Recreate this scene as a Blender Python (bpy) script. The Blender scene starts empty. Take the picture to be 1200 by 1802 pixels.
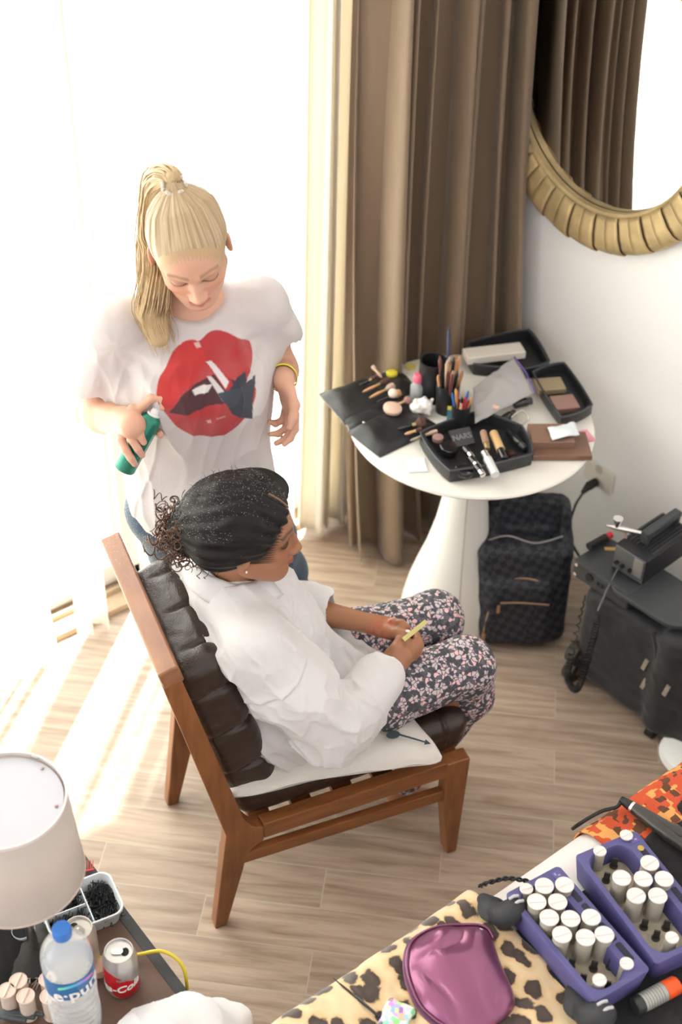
import bpy, bmesh, math, random
import numpy as np
from mathutils import Matrix, Vector
random.seed(7); RNG = np.random.default_rng(7)
SC = bpy.context.scene; COL = SC.collection
PI = math.pi
V3 = lambda *a: np.array(a, dtype=float)
def nrm(v): v = np.asarray(v, float); return v / (np.linalg.norm(v) + 1e-12)

# ---------------------------------------------------------------- camera model of the room
CH, CF, CTH, CYW, CRO = 2.9, 2450.0, math.radians(39.1), math.radians(38.7), math.radians(1.7)
_c, _s, _ca, _sa, _cr, _sr = math.cos(CTH), math.sin(CTH), math.cos(CYW), math.sin(CYW), math.cos(CRO), math.sin(CRO)
CAMP = V3(0, 0, CH)
def ray(u, v):
    p, q = u - 600, v - 901; p, q = p*_cr + q*_sr, -p*_sr + q*_cr
    x = p / CF; b = -q / CF; X, Y, Z = x, _c + b*_s, -_s + b*_c
    return V3(X*_ca + Y*_sa, -X*_sa + Y*_ca, Z)
def P(u, v, z):            # the spot on a level surface at height z
    r = ray(u, v); return CAMP + r * (z - CH) / r[2]
def PX(u, v, x): r = ray(u, v); return CAMP + r * x / r[0]
def PYY(u, v, y): r = ray(u, v); return CAMP + r * y / r[1]

# ---------------------------------------------------------------- materials
def _set(n, k, v):
    if k in n.inputs: n.inputs[k].default_value = v
def M(name, col, rough=.5, metal=0., bump=0., bscale=60., var=0., vscale=8., sheen=0., coat=0., trans=0., alpha=1., sub=0., spec=.5, stretch=None, coord='Object', col2=None, ior=1.45, detail=4):
    m = bpy.data.materials.new(name); m.use_nodes = True; nt = m.node_tree; N = nt.nodes; L = nt.links
    b = N['Principled BSDF']
    c = tuple(col) + (1,)
    _set(b, 'Base Color', c); _set(b, 'Roughness', rough); _set(b, 'Metallic', metal); _set(b, 'Sheen Weight', sheen)
    _set(b, 'Coat Weight', coat); _set(b, 'Transmission Weight', trans); _set(b, 'Alpha', alpha); _set(b, 'Specular IOR Level', spec); _set(b, 'IOR', ior)
    if sub: _set(b, 'Subsurface Weight', sub); _set(b, 'Subsurface Radius', (.02, .008, .004)); _set(b, 'Subsurface Scale', .6)
    if bump or var or col2:
        tc = N.new('ShaderNodeTexCoord'); src = tc.outputs[coord]
        if stretch:
            mp = N.new('ShaderNodeMapping'); mp.inputs['Scale'].default_value = stretch; L.new(src, mp.inputs[0]); src = mp.outputs[0]
        if var or col2:
            n = N.new('ShaderNodeTexNoise'); n.inputs['Scale'].default_value = vscale; n.inputs['Detail'].default_value = detail; L.new(src, n.inputs['Vector'])
            r = N.new('ShaderNodeValToRGB'); L.new(n.outputs['Fac'], r.inputs[0])
            r.color_ramp.elements[0].position = .3; r.color_ramp.elements[1].position = .7
            if col2: r.color_ramp.elements[0].color = tuple(col2) + (1,); r.color_ramp.elements[1].color = c
            else:
                r.color_ramp.elements[0].color = tuple(x*(1-var) for x in col) + (1,); r.color_ramp.elements[1].color = tuple(min(1, x*(1+var)) for x in col) + (1,)
            L.new(r.outputs[0], b.inputs['Base Color'])
        if bump:
            n = N.new('ShaderNodeTexNoise'); n.inputs['Scale'].default_value = bscale; n.inputs['Detail'].default_value = 3; L.new(src, n.inputs['Vector'])
            bp = N.new('ShaderNodeBump'); bp.inputs['Strength'].default_value = bump; bp.inputs['Distance'].default_value = .004
            L.new(n.outputs['Fac'], bp.inputs['Height']); L.new(bp.outputs[0], b.inputs['Normal'])
    return m
def nodes(m): return m.node_tree.nodes, m.node_tree.links, m.node_tree.nodes['Principled BSDF']
def use_vcol(m, name='Col'):
    N, L, b = nodes(m); a = N.new('ShaderNodeAttribute'); a.attribute_name = name; L.new(a.outputs['Color'], b.inputs['Base Color']); return m

# ---------------------------------------------------------------- geometry bag
def rotm(axis, ang): return np.array(Matrix.Rotation(ang, 3, Vector(axis)))
def basis(zd, up=(0, 0, 1)):
    z = nrm(zd); up = np.array(up, float)
    if abs(z @ up) > .98: up = V3(1, 0, 0)
    x = nrm(np.cross(up, z)); return np.array([x, np.cross(z, x), z]).T
class G:
    def __init__(s): s.v = []; s.f = []; s.m = []; s.n = 0
    def add(s, v, f, mi=0):
        v = np.asarray(v, float); s.v.append(v); s.f += [tuple(i + s.n for i in q) for q in f]; s.m += [mi]*len(f); s.n += len(v); return s
    def box(s, c, d, R=None, mi=0, taper=None):
        v = np.array([[x, y, z] for z in (-.5, .5) for y in (-.5, .5) for x in (-.5, .5)], float)
        if taper is not None: v[4:, 0] *= taper[0]; v[4:, 1] *= taper[1]
        v = v * np.array(d, float)
        if R is not None: v = v @ np.array(R).T
        return s.add(v + np.array(c), [(0, 2, 3, 1), (4, 5, 7, 6), (0, 1, 5, 4), (2, 6, 7, 3), (0, 4, 6, 2), (1, 3, 7, 5)], mi)
    def loft(s, rings, mi=0, cap=True, closed=True):
        rings = [np.asarray(r, float) for r in rings]; k = len(rings[0]); v = np.vstack(rings); f = []
        for i in range(len(rings)-1):
            for j in range(k if closed else k-1):
                a = i*k + j; b = i*k + (j+1) % k; f.append((a, b, b+k, a+k))
        if cap: f.append(tuple(range(k-1, -1, -1))); f.append(tuple(range((len(rings)-1)*k, len(rings)*k)))
        return s.add(v, f, mi)
    def lathe(s, prof, c=(0, 0, 0), R=None, n=24, mi=0, cap=True, sx=1., sy=1.):
        a = np.linspace(0, 2*PI, n, endpoint=False); rings = []
        for r, z in prof:
            q = np.stack([np.cos(a)*r*sx, np.sin(a)*r*sy, np.full(n, z)], 1)
            if R is not None: q = q @ np.array(R).T
            rings.append(q + np.array(c))
        return s.loft(rings, mi, cap)
    def cyl(s, a, b, r0, r1=None, n=16, mi=0):
        a = np.array(a, float); b = np.array(b, float); r1 = r0 if r1 is None else r1
        return s.lathe([(r0, 0), (r1, np.linalg.norm(b-a))], a, basis(b-a), n, mi)
    def tube(s, path, r, n=8, mi=0, flat=1.):
        p = np.array(path, float); k = len(p); r = np.full(k, r) if np.isscalar(r) else np.array(r, float)
        t = np.gradient(p, axis=0); t /= np.linalg.norm(t, axis=1)[:, None] + 1e-12
        x = basis(t[0])[:, 0]; a = np.linspace(0, 2*PI, n, endpoint=False); rings = []
        for i in range(k):
            x = nrm(x - t[i]*(x @ t[i])); y = np.cross(t[i], x)
            rings.append(p[i] + r[i]*(np.cos(a)[:, None]*x + flat*np.sin(a)[:, None]*y))
        return s.loft(rings, mi)
    def sph(s, c, r, n=14, mi=0, R=None):
        r = np.array([r]*3 if np.isscalar(r) else r, float); m = max(5, n//2)
        th = np.linspace(0, PI, m+1)[1:-1]; a = np.linspace(0, 2*PI, n, endpoint=False); v = [V3(0, 0, -1)]
        for t in th: v += [V3(math.sin(t)*math.cos(q), math.sin(t)*math.sin(q), -math.cos(t)) for q in a]
        v.append(V3(0, 0, 1)); v = np.array(v)*r; f = []
        for j in range(n): f.append((0, 1+(j+1) % n, 1+j)); f.append((len(v)-1, len(v)-1-n+j, len(v)-1-n+(j+1) % n))
        for i in range(m-2):
            for j in range(n): a0 = 1+i*n+j; b0 = 1+i*n+(j+1) % n; f.append((a0, b0, b0+n, a0+n))
        if R is not None: v = v @ np.array(R).T
        return s.add(v + np.array(c), f, mi)
    def prism(s, poly, z0, z1, R=None, c=(0, 0, 0), mi=0):
        rs = []
        for z in (z0, z1):
            q = np.array([[x, y, z] for x, y in poly], float)
            if R is not None: q = q @ np.array(R).T
            rs.append(q + np.array(c))
        return s.loft(rs, mi)
    def grid(s, Pn, mi=0, wrap=False):      # Pn: (a,b,3)
        a, b, _ = Pn.shape; f = []
        for i in range(a-1):
            for j in range(b if wrap else b-1): f.append((i*b+j, i*b+(j+1) % b, (i+1)*b+(j+1) % b, (i+1)*b+j))
        return s.add(Pn.reshape(-1, 3), f, mi)
def rrect(w, h, r, n=5, cx=0, cy=0):
    o = []
    for sx, sy, a0 in ((1, 1, 0), (-1, 1, PI/2), (-1, -1, PI), (1, -1, 1.5*PI)):
        for i in range(n+1):
            a = a0 + PI/2*i/n; o.append((cx + sx*(w/2-r) + r*math.cos(a), cy + sy*(h/2-r) + r*math.sin(a)))
    return o
def spline(pts, n=20, closed=False):
    p = np.array(pts, float); k = len(p); out = []
    seg = k if closed else k-1
    for i in range(seg):
        g = lambda j: p[j % k] if closed else p[min(max(j, 0), k-1)]
        a, b, c, d = g(i-1), g(i), g(i+1), g(i+2)
        for t in np.linspace(0, 1, n, endpoint=False): out.append(.5*((2*b) + (-a+c)*t + (2*a-5*b+4*c-d)*t*t + (-a+3*b-3*c+d)*t**3))
    if not closed: out.append(p[-1])
    return np.array(out)

# ---------------------------------------------------------------- objects
def wm(o):
    m = Matrix.LocRotScale(o.location, o.rotation_euler, o.scale)
    while o.parent: o = o.parent; m = Matrix.LocRotScale(o.location, o.rotation_euler, o.scale) @ m
    return m
def obj(name, g, mats, parent=None, smooth=True, world=False, bevel=0., sub=0, ang=40, label=None, loc=None):
    if isinstance(g, G): v = np.vstack(g.v); f = g.f; mi = g.m
    else: v, f = g; mi = None
    v = np.asarray(v, float)
    if parent is not None and world:
        inv = np.array(wm(parent).inverted()); v = v @ inv[:3, :3].T + inv[:3, 3]
    o0 = None
    if parent is None and world and loc is not None: o0 = np.array(loc, float); v = v - o0
    me = bpy.data.meshes.new(name)
    me.from_pydata(v.tolist(), [], [tuple(int(i) for i in q) for q in f]); me.update()
    mats = mats if isinstance(mats, (list, tuple)) else [mats]
    for m in mats: me.materials.append(m)
    if mi and len(mats) > 1: me.polygons.foreach_set('material_index', mi)
    if smooth:
        me.polygons.foreach_set('use_smooth', [True]*len(me.polygons))
        if ang < 180:
            try: me.set_sharp_from_angle(angle=math.radians(ang))
            except Exception: pass
    o = bpy.data.objects.new(name, me); COL.objects.link(o)
    if parent is not None: o.parent = parent
    if o0 is not None: o.location = o0
    if bevel: b = o.modifiers.new('b', 'BEVEL'); b.width = bevel; b.segments = 2; b.limit_method = 'ANGLE'; b.harden_normals = False
    if sub: b = o.modifiers.new('s', 'SUBSURF'); b.levels = sub; b.render_levels = sub
    if label: o['label'] = label
    return o
def tag(o, label, cat, group=None, kind=None):
    o['label'] = label; o['category'] = cat
    if group: o['group'] = group
    if kind: o['kind'] = kind
    return o
def thing(name, label, cat, loc=(0, 0, 0), rz=0., group=None):
    o = bpy.data.objects.new(name, None); COL.objects.link(o); o.empty_display_size = .05
    o.location = loc; o.rotation_euler = (0, 0, rz); return tag(o, label, cat, group)
def struct(o): o['kind'] = 'structure'; return o
def dup(root, loc, rz=0., label=None, rot=None, scale=None):
    def cp(o, par):
        c = o.copy(); COL.objects.link(c)
        if par is not None: c.parent = par
        for ch in list(o.children): cp(ch, c)
        return c
    r = cp(root, None); r.location = loc; r.rotation_euler = rot if rot is not None else (0, 0, rz)
    if scale: r.scale = scale
    if label: r['label'] = label
    return r
def vattr(o, cols, name='Col'):
    a = o.data.color_attributes.new(name, 'FLOAT_COLOR', 'POINT')
    c = np.ones((len(cols), 4), np.float32); c[:, :3] = cols; a.data.foreach_set('color', c.ravel())
def text_mesh(s, size, shear=0., extrude=0.0004, bold=0., align='CENTER'):
    cu = bpy.data.curves.new('t', 'FONT'); cu.body = s; cu.size = size; cu.extrude = extrude; cu.shear = shear; cu.offset = bold; cu.align_x = align; cu.align_y = 'CENTER'
    o = bpy.data.objects.new('t', cu); COL.objects.link(o); dg = bpy.context.evaluated_depsgraph_get(); dg.update()
    me = bpy.data.meshes.new_from_object(o.evaluated_get(dg))
    v = np.array([q.co[:] for q in me.vertices]); f = [tuple(p.vertices) for p in me.polygons]
    bpy.data.objects.remove(o); bpy.data.curves.remove(cu); bpy.data.meshes.remove(me)
    return v, f

# ---------------------------------------------------------------- implicit modelling (smooth unions, sparse surface nets)
def smin(a, b, k):
    h = np.maximum(k - np.abs(a-b), 0)/k; return np.minimum(a, b) - h*h*k*.25
def smax(a, b, k): return -smin(-a, -b, k)
class F:
    def __init__(s): s.ops = []; s.post = None
    def op(s, f, c, R, k, sub=False): s.ops.append((f, np.array(c, float), R, k, sub)); return s
    def cone(s, a, b, ra, rb=None, k=.02, sub=False):
        a = np.array(a, float); b = np.array(b, float); rb = ra if rb is None else rb; ba = b-a; L2 = ba @ ba + 1e-12
        def f(p):
            h = np.clip((p-a) @ ba / L2, 0, 1); return np.linalg.norm(p - a - h[:, None]*ba, axis=1) - (ra + (rb-ra)*h)
        return s.op(f, (a+b)/2, np.sqrt(L2)/2 + max(ra, rb), k, sub)
    def chain(s, pts, rs, k=.02, sub=False):
        for i in range(len(pts)-1): s.cone(pts[i], pts[i+1], rs[i], rs[i+1], k, sub)
        return s
    def ell(s, c, r, R=None, k=.02, sub=False):
        c = np.array(c, float); r = np.array([r]*3 if np.isscalar(r) else r, float); R = np.eye(3) if R is None else np.array(R)
        def f(p):
            q = (p-c) @ R; a = np.linalg.norm(q/r, axis=1); b = np.linalg.norm(q/(r*r), axis=1); return a*(a-1)/(b+1e-9)
        return s.op(f, c, r.max(), k, sub)
    def box(s, c, h, rad=.01, R=None, k=.02, sub=False):
        c = np.array(c, float); h = np.array(h, float) - rad; R = np.eye(3) if R is None else np.array(R)
        def f(p):
            q = np.abs((p-c) @ R) - h; return np.linalg.norm(np.maximum(q, 0), axis=1) + np.minimum(q.max(1), 0) - rad
        return s.op(f, c, np.linalg.norm(h) + rad, k, sub)
    def ev(s, p, bc=None, br=0):
        d = np.full(len(p), 1.0)
        for f, c, R, k, sub in s.ops:
            if bc is not None and np.linalg.norm(bc-c) > R + br + k + .02: continue
            v = f(p)
            d = smax(d, -v, k) if sub else smin(d, v, k)
        if s.post: d = s.post(p, d)
        return d
    def mesh(s, h=.003, n=20, margin=.0):
        lo = np.min([c-R for f, c, R, k, sb in s.ops if not sb], 0) - .03; hi = np.max([c+R for f, c, R, k, sb in s.ops if not sb], 0) + .03
        nb = np.ceil((hi-lo)/(n*h)).astype(int); ii = np.stack(np.meshgrid(*[np.arange(q) for q in nb], indexing='ij'), -1).reshape(-1, 3)
        cen = lo + (ii + .5)*n*h; br = n*h*.87; d = np.concatenate([s.ev(cen[i:i+20000]) for i in range(0, len(cen), 20000)])
        act = ii[np.abs(d) < br*1.35 + .012 + margin]
        m = n + 2; base = np.stack(np.meshgrid(*[np.arange(m)]*3, indexing='ij'), -1).reshape(-1, 3)
        S = np.array([2**40, 2**20, 1], dtype=np.int64); ids = []; pos = []; quads = []
        corners = [(0, 0, 0), (1, 0, 0), (0, 1, 0), (1, 1, 0), (0, 0, 1), (1, 0, 1), (0, 1, 1), (1, 1, 1)]
        edges = [(0, 1), (2, 3), (4, 5), (6, 7), (0, 2), (1, 3), (4, 6), (5, 7), (0, 4), (1, 5), (2, 6), (3, 7)]
        for b in act:
            g0 = b*n - 1; pts = lo + (g0 + base)*h
            D = s.ev(pts, lo + (b*n + n/2)*h, br + 2*h).reshape(m, m, m)
            neg = D < 0
            if not neg.any() or neg.all(): continue
            c8 = [D[i:i+m-1, j:j+m-1, k:k+m-1] for i, j, k in corners]; sg = np.array([c < 0 for c in c8]); cnt = sg.sum(0)
            cells = np.argwhere((cnt > 0) & (cnt < 8))
            if len(cells) == 0: continue
            vals = np.array([c[cells[:, 0], cells[:, 1], cells[:, 2]] for c in c8]); acc = np.zeros((len(cells), 3)); w = np.zeros(len(cells)); ca = np.array(corners, float)
            for e0, e1 in edges:
                a0, a1 = vals[e0], vals[e1]; x = (a0 < 0) != (a1 < 0); t = np.where(x, a0/(a0-a1+1e-20), 0)
                acc += x[:, None]*(ca[e0] + t[:, None]*(ca[e1]-ca[e0])); w += x
            ids.append((cells + g0 + 8) @ S); pos.append(lo + (cells + g0 + acc/w[:, None])*h)
            for ax in range(3):
                e = np.zeros(3, int); e[ax] = 1; o1, o2 = [np.eye(3, dtype=int)[(ax+q) % 3] for q in (1, 2)]
                A = D[1:n+1, 1:n+1, 1:n+1] < 0; B = D[1+e[0]:n+1+e[0], 1+e[1]:n+1+e[1], 1+e[2]:n+1+e[2]] < 0
                q = np.argwhere(A != B)
                if len(q) == 0: continue
                fl = A[q[:, 0], q[:, 1], q[:, 2]]; q = q + 1 + g0 + 8
                i0, i1, i2, i3 = (q-o1-o2) @ S, (q-o2) @ S, q @ S, (q-o1) @ S
                quads.append(np.where(fl[:, None], np.stack([i0, i1, i2, i3], 1), np.stack([i3, i2, i1, i0], 1)))
        ids = np.concatenate(ids); pos = np.concatenate(pos); quads = np.concatenate(quads)
        u, fi = np.unique(ids, return_index=True); pos = pos[fi]
        q = np.searchsorted(u, quads.ravel()); ok = (q < len(u)); q = np.minimum(q, len(u)-1); ok &= (u[q] == quads.ravel())
        q = q.reshape(-1, 4)[ok.reshape(-1, 4).all(1)]
        return pos, q
def smooth_mesh(v, q, it=1, lam=.5):
    for _ in range(it):
        acc = np.zeros_like(v); w = np.zeros(len(v))
        for a, b in ((0, 1), (1, 2), (2, 3), (3, 0)):
            for i, j in ((a, b), (b, a)): np.add.at(acc, q[:, i], v[q[:, j]]); np.add.at(w, q[:, i], 1)
        v = v*(1-lam) + lam*acc/np.maximum(w, 1)[:, None]
    return v
def fast_obj(name, v, q, mats, parent=None, world=True, label=None):
    if parent is not None and world:
        inv = np.array(wm(parent).inverted()); v = v @ inv[:3, :3].T + inv[:3, 3]
    me = bpy.data.meshes.new(name); me.vertices.add(len(v)); me.vertices.foreach_set('co', np.asarray(v, np.float32).ravel())
    me.loops.add(q.size); me.loops.foreach_set('vertex_index', q.astype(np.int32).ravel())
    me.polygons.add(len(q)); me.polygons.foreach_set('loop_start', np.arange(0, q.size, 4, dtype=np.int32)); 
    me.polygons.foreach_set('use_smooth', [True]*len(q)); me.update(calc_edges=True); me.validate()
    for m in (mats if isinstance(mats, (list, tuple)) else [mats]): me.materials.append(m)
    o = bpy.data.objects.new(name, me); COL.objects.link(o)
    if parent is not None: o.parent = parent
    if label: o['label'] = label
    return o
def vnoise(p, s, seed=0):       # smooth value noise in numpy, roughly -1..1
    q = np.asarray(p)*s + 100.3 + seed*17.7; i = np.floor(q).astype(np.int64); f = q - i; f = f*f*(3-2*f); out = 0
    for dx in (0, 1):
        for dy in (0, 1):
            for dz in (0, 1):
                a = (i[:, 0]+dx)*73856093 ^ (i[:, 1]+dy)*19349663 ^ (i[:, 2]+dz)*83492791; a = (a ^ (a >> 13))*1274126177 & 0xffffff
                out = out + (a/0xffffff*2-1)*np.abs(1-dx-f[:, 0])*np.abs(1-dy-f[:, 1])*np.abs(1-dz-f[:, 2])
    return out
# ================================================================ camera, light, view
cd_ = bpy.data.cameras.new('camera'); cam = bpy.data.objects.new('camera', cd_); COL.objects.link(cam); SC.camera = cam
R0 = V3(_ca, -_sa, 0); Fw = V3(_sa*_c, _ca*_c, -_s); U0 = V3(_sa*_s, _ca*_s, _c)
rt = _cr*R0 + _sr*U0; up = -_sr*R0 + _cr*U0
mt = Matrix.Identity(4)
for i in range(3): mt[i][0] = rt[i]; mt[i][1] = up[i]; mt[i][2] = -Fw[i]; mt[i][3] = CAMP[i]
cam.matrix_world = mt
cd_.sensor_fit = 'VERTICAL'; cd_.sensor_height = 36; cd_.sensor_width = 24; cd_.lens = CF/1802*36; cd_.clip_start = .05
cd_.dof.use_dof = True; cd_.dof.focus_distance = 2.95; cd_.dof.aperture_fstop = 2.6
SC.view_settings.view_transform = 'Standard'; SC.view_settings.look = 'None'; SC.view_settings.gamma = 1; SC.view_settings.exposure = 0.66
SC.cycles.use_denoising = True; SC.cycles.max_bounces = 8; SC.cycles.transparent_max_bounces = 16; SC.cycles.caustics_reflective = False; SC.cycles.caustics_refractive = False
SC.cycles.sample_clamp_indirect = 6

w = bpy.data.worlds.new('sky'); SC.world = w; w.use_nodes = True; N = w.node_tree.nodes; L = w.node_tree.links
bg = N['Background']; tc = N.new('ShaderNodeTexCoord'); sx = N.new('ShaderNodeSeparateXYZ'); L.new(tc.outputs['Generated'], sx.inputs[0])
mr = N.new('ShaderNodeMapRange'); mr.interpolation_type = 'SMOOTHSTEP'; L.new(sx.outputs['Y'], mr.inputs['Value'])
mr.inputs['From Min'].default_value = -.1; mr.inputs['From Max'].default_value = .65; mr.inputs['To Min'].default_value = .80; mr.inputs['To Max'].default_value = 5.0
bg.inputs['Color'].default_value = (1, .985, .965, 1); L.new(mr.outputs[0], bg.inputs['Strength'])
sl = bpy.data.lights.new('sun', 'SUN'); sl.energy = 20; sl.angle = math.radians(.9); sl.color = (1, .95, .86); so = bpy.data.objects.new('sun', sl); COL.objects.link(so)
so.rotation_euler = Vector((-.44, -.37, -1.05)).to_track_quat('-Z', 'Y').to_euler(); so.location = (1.5, 5, 5)

# ================================================================ the room
mw = M('white_plaster', (.90, .89, .89), .85, bump=.05, bscale=90)
def floor_mat():
    m = M('wood_look_tile', (.6, .5, .4), .42); N, L, b = nodes(m)
    tc = N.new('ShaderNodeTexCoord'); mp = N.new('ShaderNodeMapping'); mp.vector_type = 'POINT'
    mp.inputs['Rotation'].default_value = (0, 0, PI/4); W_, H_ = .565, .1187
    mp.inputs['Location'].default_value = (.81 - .5*W_ + 20*W_, -2.253 + 40*H_, 0); L.new(tc.outputs['Object'], mp.inputs[0])
    br = N.new('ShaderNodeTexBrick'); L.new(mp.outputs[0], br.inputs['Vector']); br.offset = .5
    for k, v in (('Scale', 1), ('Mortar Size', .0016), ('Mortar Smooth', .3), ('Brick Width', W_), ('Row Height', H_), ('Bias', 0)): br.inputs[k].default_value = v
    br.inputs['Color1'].default_value = (0, 0, 0, 1); br.inputs['Color2'].default_value = (1, 1, 1, 1); br.inputs['Mortar'].default_value = (.5, .5, .5, 1)
    # per-plank value, stretched grain
    cmb = N.new('ShaderNodeVectorMath'); cmb.operation = 'MULTIPLY_ADD'; L.new(br.outputs['Color'], cmb.inputs[0]); cmb.inputs[1].default_value = (7, 3, 0); L.new(mp.outputs[0], cmb.inputs[2])
    mg = N.new('ShaderNodeMapping'); mg.inputs['Scale'].default_value = (2.2, 26, 1); L.new(cmb.outputs[0], mg.inputs[0])
    n1 = N.new('ShaderNodeTexNoise'); n1.inputs['Scale'].default_value = 1.6; n1.inputs['Detail'].default_value = 7; n1.inputs['Roughness'].default_value = .62; n1.inputs['Distortion'].default_value = .5; L.new(mg.outputs[0], n1.inputs['Vector'])
    r1 = N.new('ShaderNodeValToRGB'); L.new(n1.outputs['Fac'], r1.inputs[0]); e = r1.color_ramp.elements
    e[0].position = .28; e[0].color = (.25, .178, .128, 1); e[1].position = .7; e[1].color = (.50, .395, .315, 1); q = e.new(.5); q.color = (.41, .312, .242, 1)
    n2 = N.new('ShaderNodeTexNoise'); n2.inputs['Scale'].default_value = 9; n2.inputs['Detail'].default_value = 1; mk = N.new('ShaderNodeMapping'); mk.inputs['Scale'].default_value = (.55, 1.3, 1); L.new(cmb.outputs[0], mk.inputs[0]); L.new(mk.outputs[0], n2.inputs['Vector'])
    r2 = N.new('ShaderNodeValToRGB'); L.new(n2.outputs['Fac'], r2.inputs[0]); r2.color_ramp.elements[0].position = .70; r2.color_ramp.elements[1].position = .78
    k1 = N.new('ShaderNodeMix'); k1.data_type = 'RGBA'; k1.blend_type = 'MULTIPLY'; L.new(r2.outputs[0], k1.inputs['Factor']); L.new(r1.outputs[0], k1.inputs[6]); k1.inputs[7].default_value = (.72, .62, .52, 1)
    hv = N.new('ShaderNodeMapRange'); L.new(br.outputs['Color'], hv.inputs['Value']); hv.inputs['To Min'].default_value = .9; hv.inputs['To Max'].default_value = 1.12
    k2 = N.new('ShaderNodeVectorMath'); k2.operation = 'SCALE'; L.new(k1.outputs[2], k2.inputs[0]); L.new(hv.outputs[0], k2.inputs['Scale'])
    k3 = N.new('ShaderNodeMix'); k3.data_type = 'RGBA'; L.new(br.outputs['Fac'], k3.inputs['Factor']); L.new(k2.outputs[0], k3.inputs[6]); k3.inputs[7].default_value = (.46, .40, .34, 1)
    L.new(k3.outputs[2], b.inputs['Base Color'])
    bp = N.new('ShaderNodeBump'); bp.inputs['Strength'].default_value = .25; bp.inputs['Distance'].default_value = .002; sb = N.new('ShaderNodeMath'); sb.operation = 'SUBTRACT'
    L.new(n1.outputs['Fac'], sb.inputs[0]); L.new(br.outputs['Fac'], sb.inputs[1]); L.new(sb.outputs[0], bp.inputs['Height']); L.new(bp.outputs[0], b.inputs['Normal'])
    return m
struct(obj('floor', G().box((.6, .2, -.05), (4.4, 5.3, .1)), floor_mat(), smooth=False))
struct(obj('wall_right', G().box((2.76, .2, 1.45), (.12, 5.4, 3.1)), mw, smooth=False))
g = G(); g.box((2.52, 2.93, 1.45), (.36, .14, 3.1)); g.box((-.25, 2.93, 2.72), (5.2, .14, .56)); g.box((-1.9, 2.93, 1.45), (1.9, .14, 3.1))
struct(obj('wall_back', g, mw, smooth=False))
struct(obj('ceiling', G().box((.6, .2, 3.14), (4.4, 5.6, .08)), mw, smooth=False))
mal = M('pale_aluminium', (.82, .80, .76), .45, .1); mst = M('tan_stone', (.50, .38, .26), .6, var=.12, vscale=20, bump=.1)
# sliding glass door: sill, frame, panes
dr = obj('door_1', G().box((.7, 2.875, .012), (3.3, .16, .024)).box((.7, 2.86, .033), (3.3, .012, .02)).box((.7, 2.90, .033), (3.3, .012, .02)).box((.7, 2.88, 2.43), (3.3, .1, .05)), mst, smooth=False, bevel=.002); struct(dr)
for i, (x0, x1, y) in enumerate([(-.95, .55, 2.862), (.5, 1.5, 2.90), (1.45, 2.34, 2.862)]):
    g = G(); g.box(((x0+x1)/2, y, .075), (x1-x0, .03, .07)); g.box(((x0+x1)/2, y, 2.38), (x1-x0, .03, .06))
    for x in (x0+.03, x1-.03): g.box((x, y, 1.22), (.055, .03, 2.3))
    fr = obj('door_frame', g, mal, dr, smooth=False, bevel=.003)
    mg = bpy.data.materials.get('pane_glass')
    if not mg:
        mg = bpy.data.materials.new('pane_glass'); mg.use_nodes = True; NN = mg.node_tree.nodes; LL = mg.node_tree.links; NN.remove(NN['Principled BSDF'])
        t = NN.new('ShaderNodeBsdfTransparent'); t.inputs[0].default_value = (.94, .97, .96, 1); gl = NN.new('ShaderNodeBsdfGlossy'); gl.inputs['Roughness'].default_value = .02
        mx = NN.new('ShaderNodeMixShader'); mx.inputs[0].default_value = .05; LL.new(t.outputs[0], mx.inputs[1]); LL.new(gl.outputs[0], mx.inputs[2]); LL.new(mx.outputs[0], NN['Material Output'].inputs[0])
    obj('glass_pane', G().box(((x0+x1)/2, y, 1.22), (x1-x0-.1, .006, 2.26)), mg, fr, smooth=False)
struct(obj('floor_terrace', G().box((.7, 4.4, -.06), (7, 2.9, .1)), M('terrace_tile', (.78, .74, .68), .7, var=.08), smooth=False))

# ---------------- curtains
def cloth_mat(name, col, transl, transp, rough=.9, bump=.15, col2=None):
    m = bpy.data.materials.new(name); m.use_nodes = True; N = m.node_tree.nodes; L = m.node_tree.links; b = N['Principled BSDF']
    b.inputs['Base Color'].default_value = (*col, 1); b.inputs['Roughness'].default_value = rough; b.inputs['Sheen Weight'].default_value = .3
    tl = N.new('ShaderNodeBsdfTranslucent'); tl.inputs[0].default_value = (*(col2 or col), 1); tp = N.new('ShaderNodeBsdfTransparent')
    tc = N.new('ShaderNodeTexCoord'); wv = N.new('ShaderNodeTexNoise'); mp = N.new('ShaderNodeMapping'); mp.inputs['Scale'].default_value = (140, 140, 6); L.new(tc.outputs['Object'], mp.inputs[0]); L.new(mp.outputs[0], wv.inputs['Vector']); wv.inputs['Scale'].default_value = 1
    bp = N.new('ShaderNodeBump'); bp.inputs['Strength'].default_value = bump; bp.inputs['Distance'].default_value = .002; L.new(wv.outputs['Fac'], bp.inputs['Height']); L.new(bp.outputs[0], b.inputs['Normal'])
    m1 = N.new('ShaderNodeMixShader'); m1.inputs[0].default_value = transl; L.new(b.outputs[0], m1.inputs[1]); L.new(tl.outputs[0], m1.inputs[2])
    m2 = N.new('ShaderNodeMixShader'); m2.inputs[0].default_value = transp; L.new(m1.outputs[0], m2.inputs[1]); L.new(tp.outputs[0], m2.inputs[2]); L.new(m2.outputs[0], N['Material Output'].inputs[0])
    return m
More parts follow.
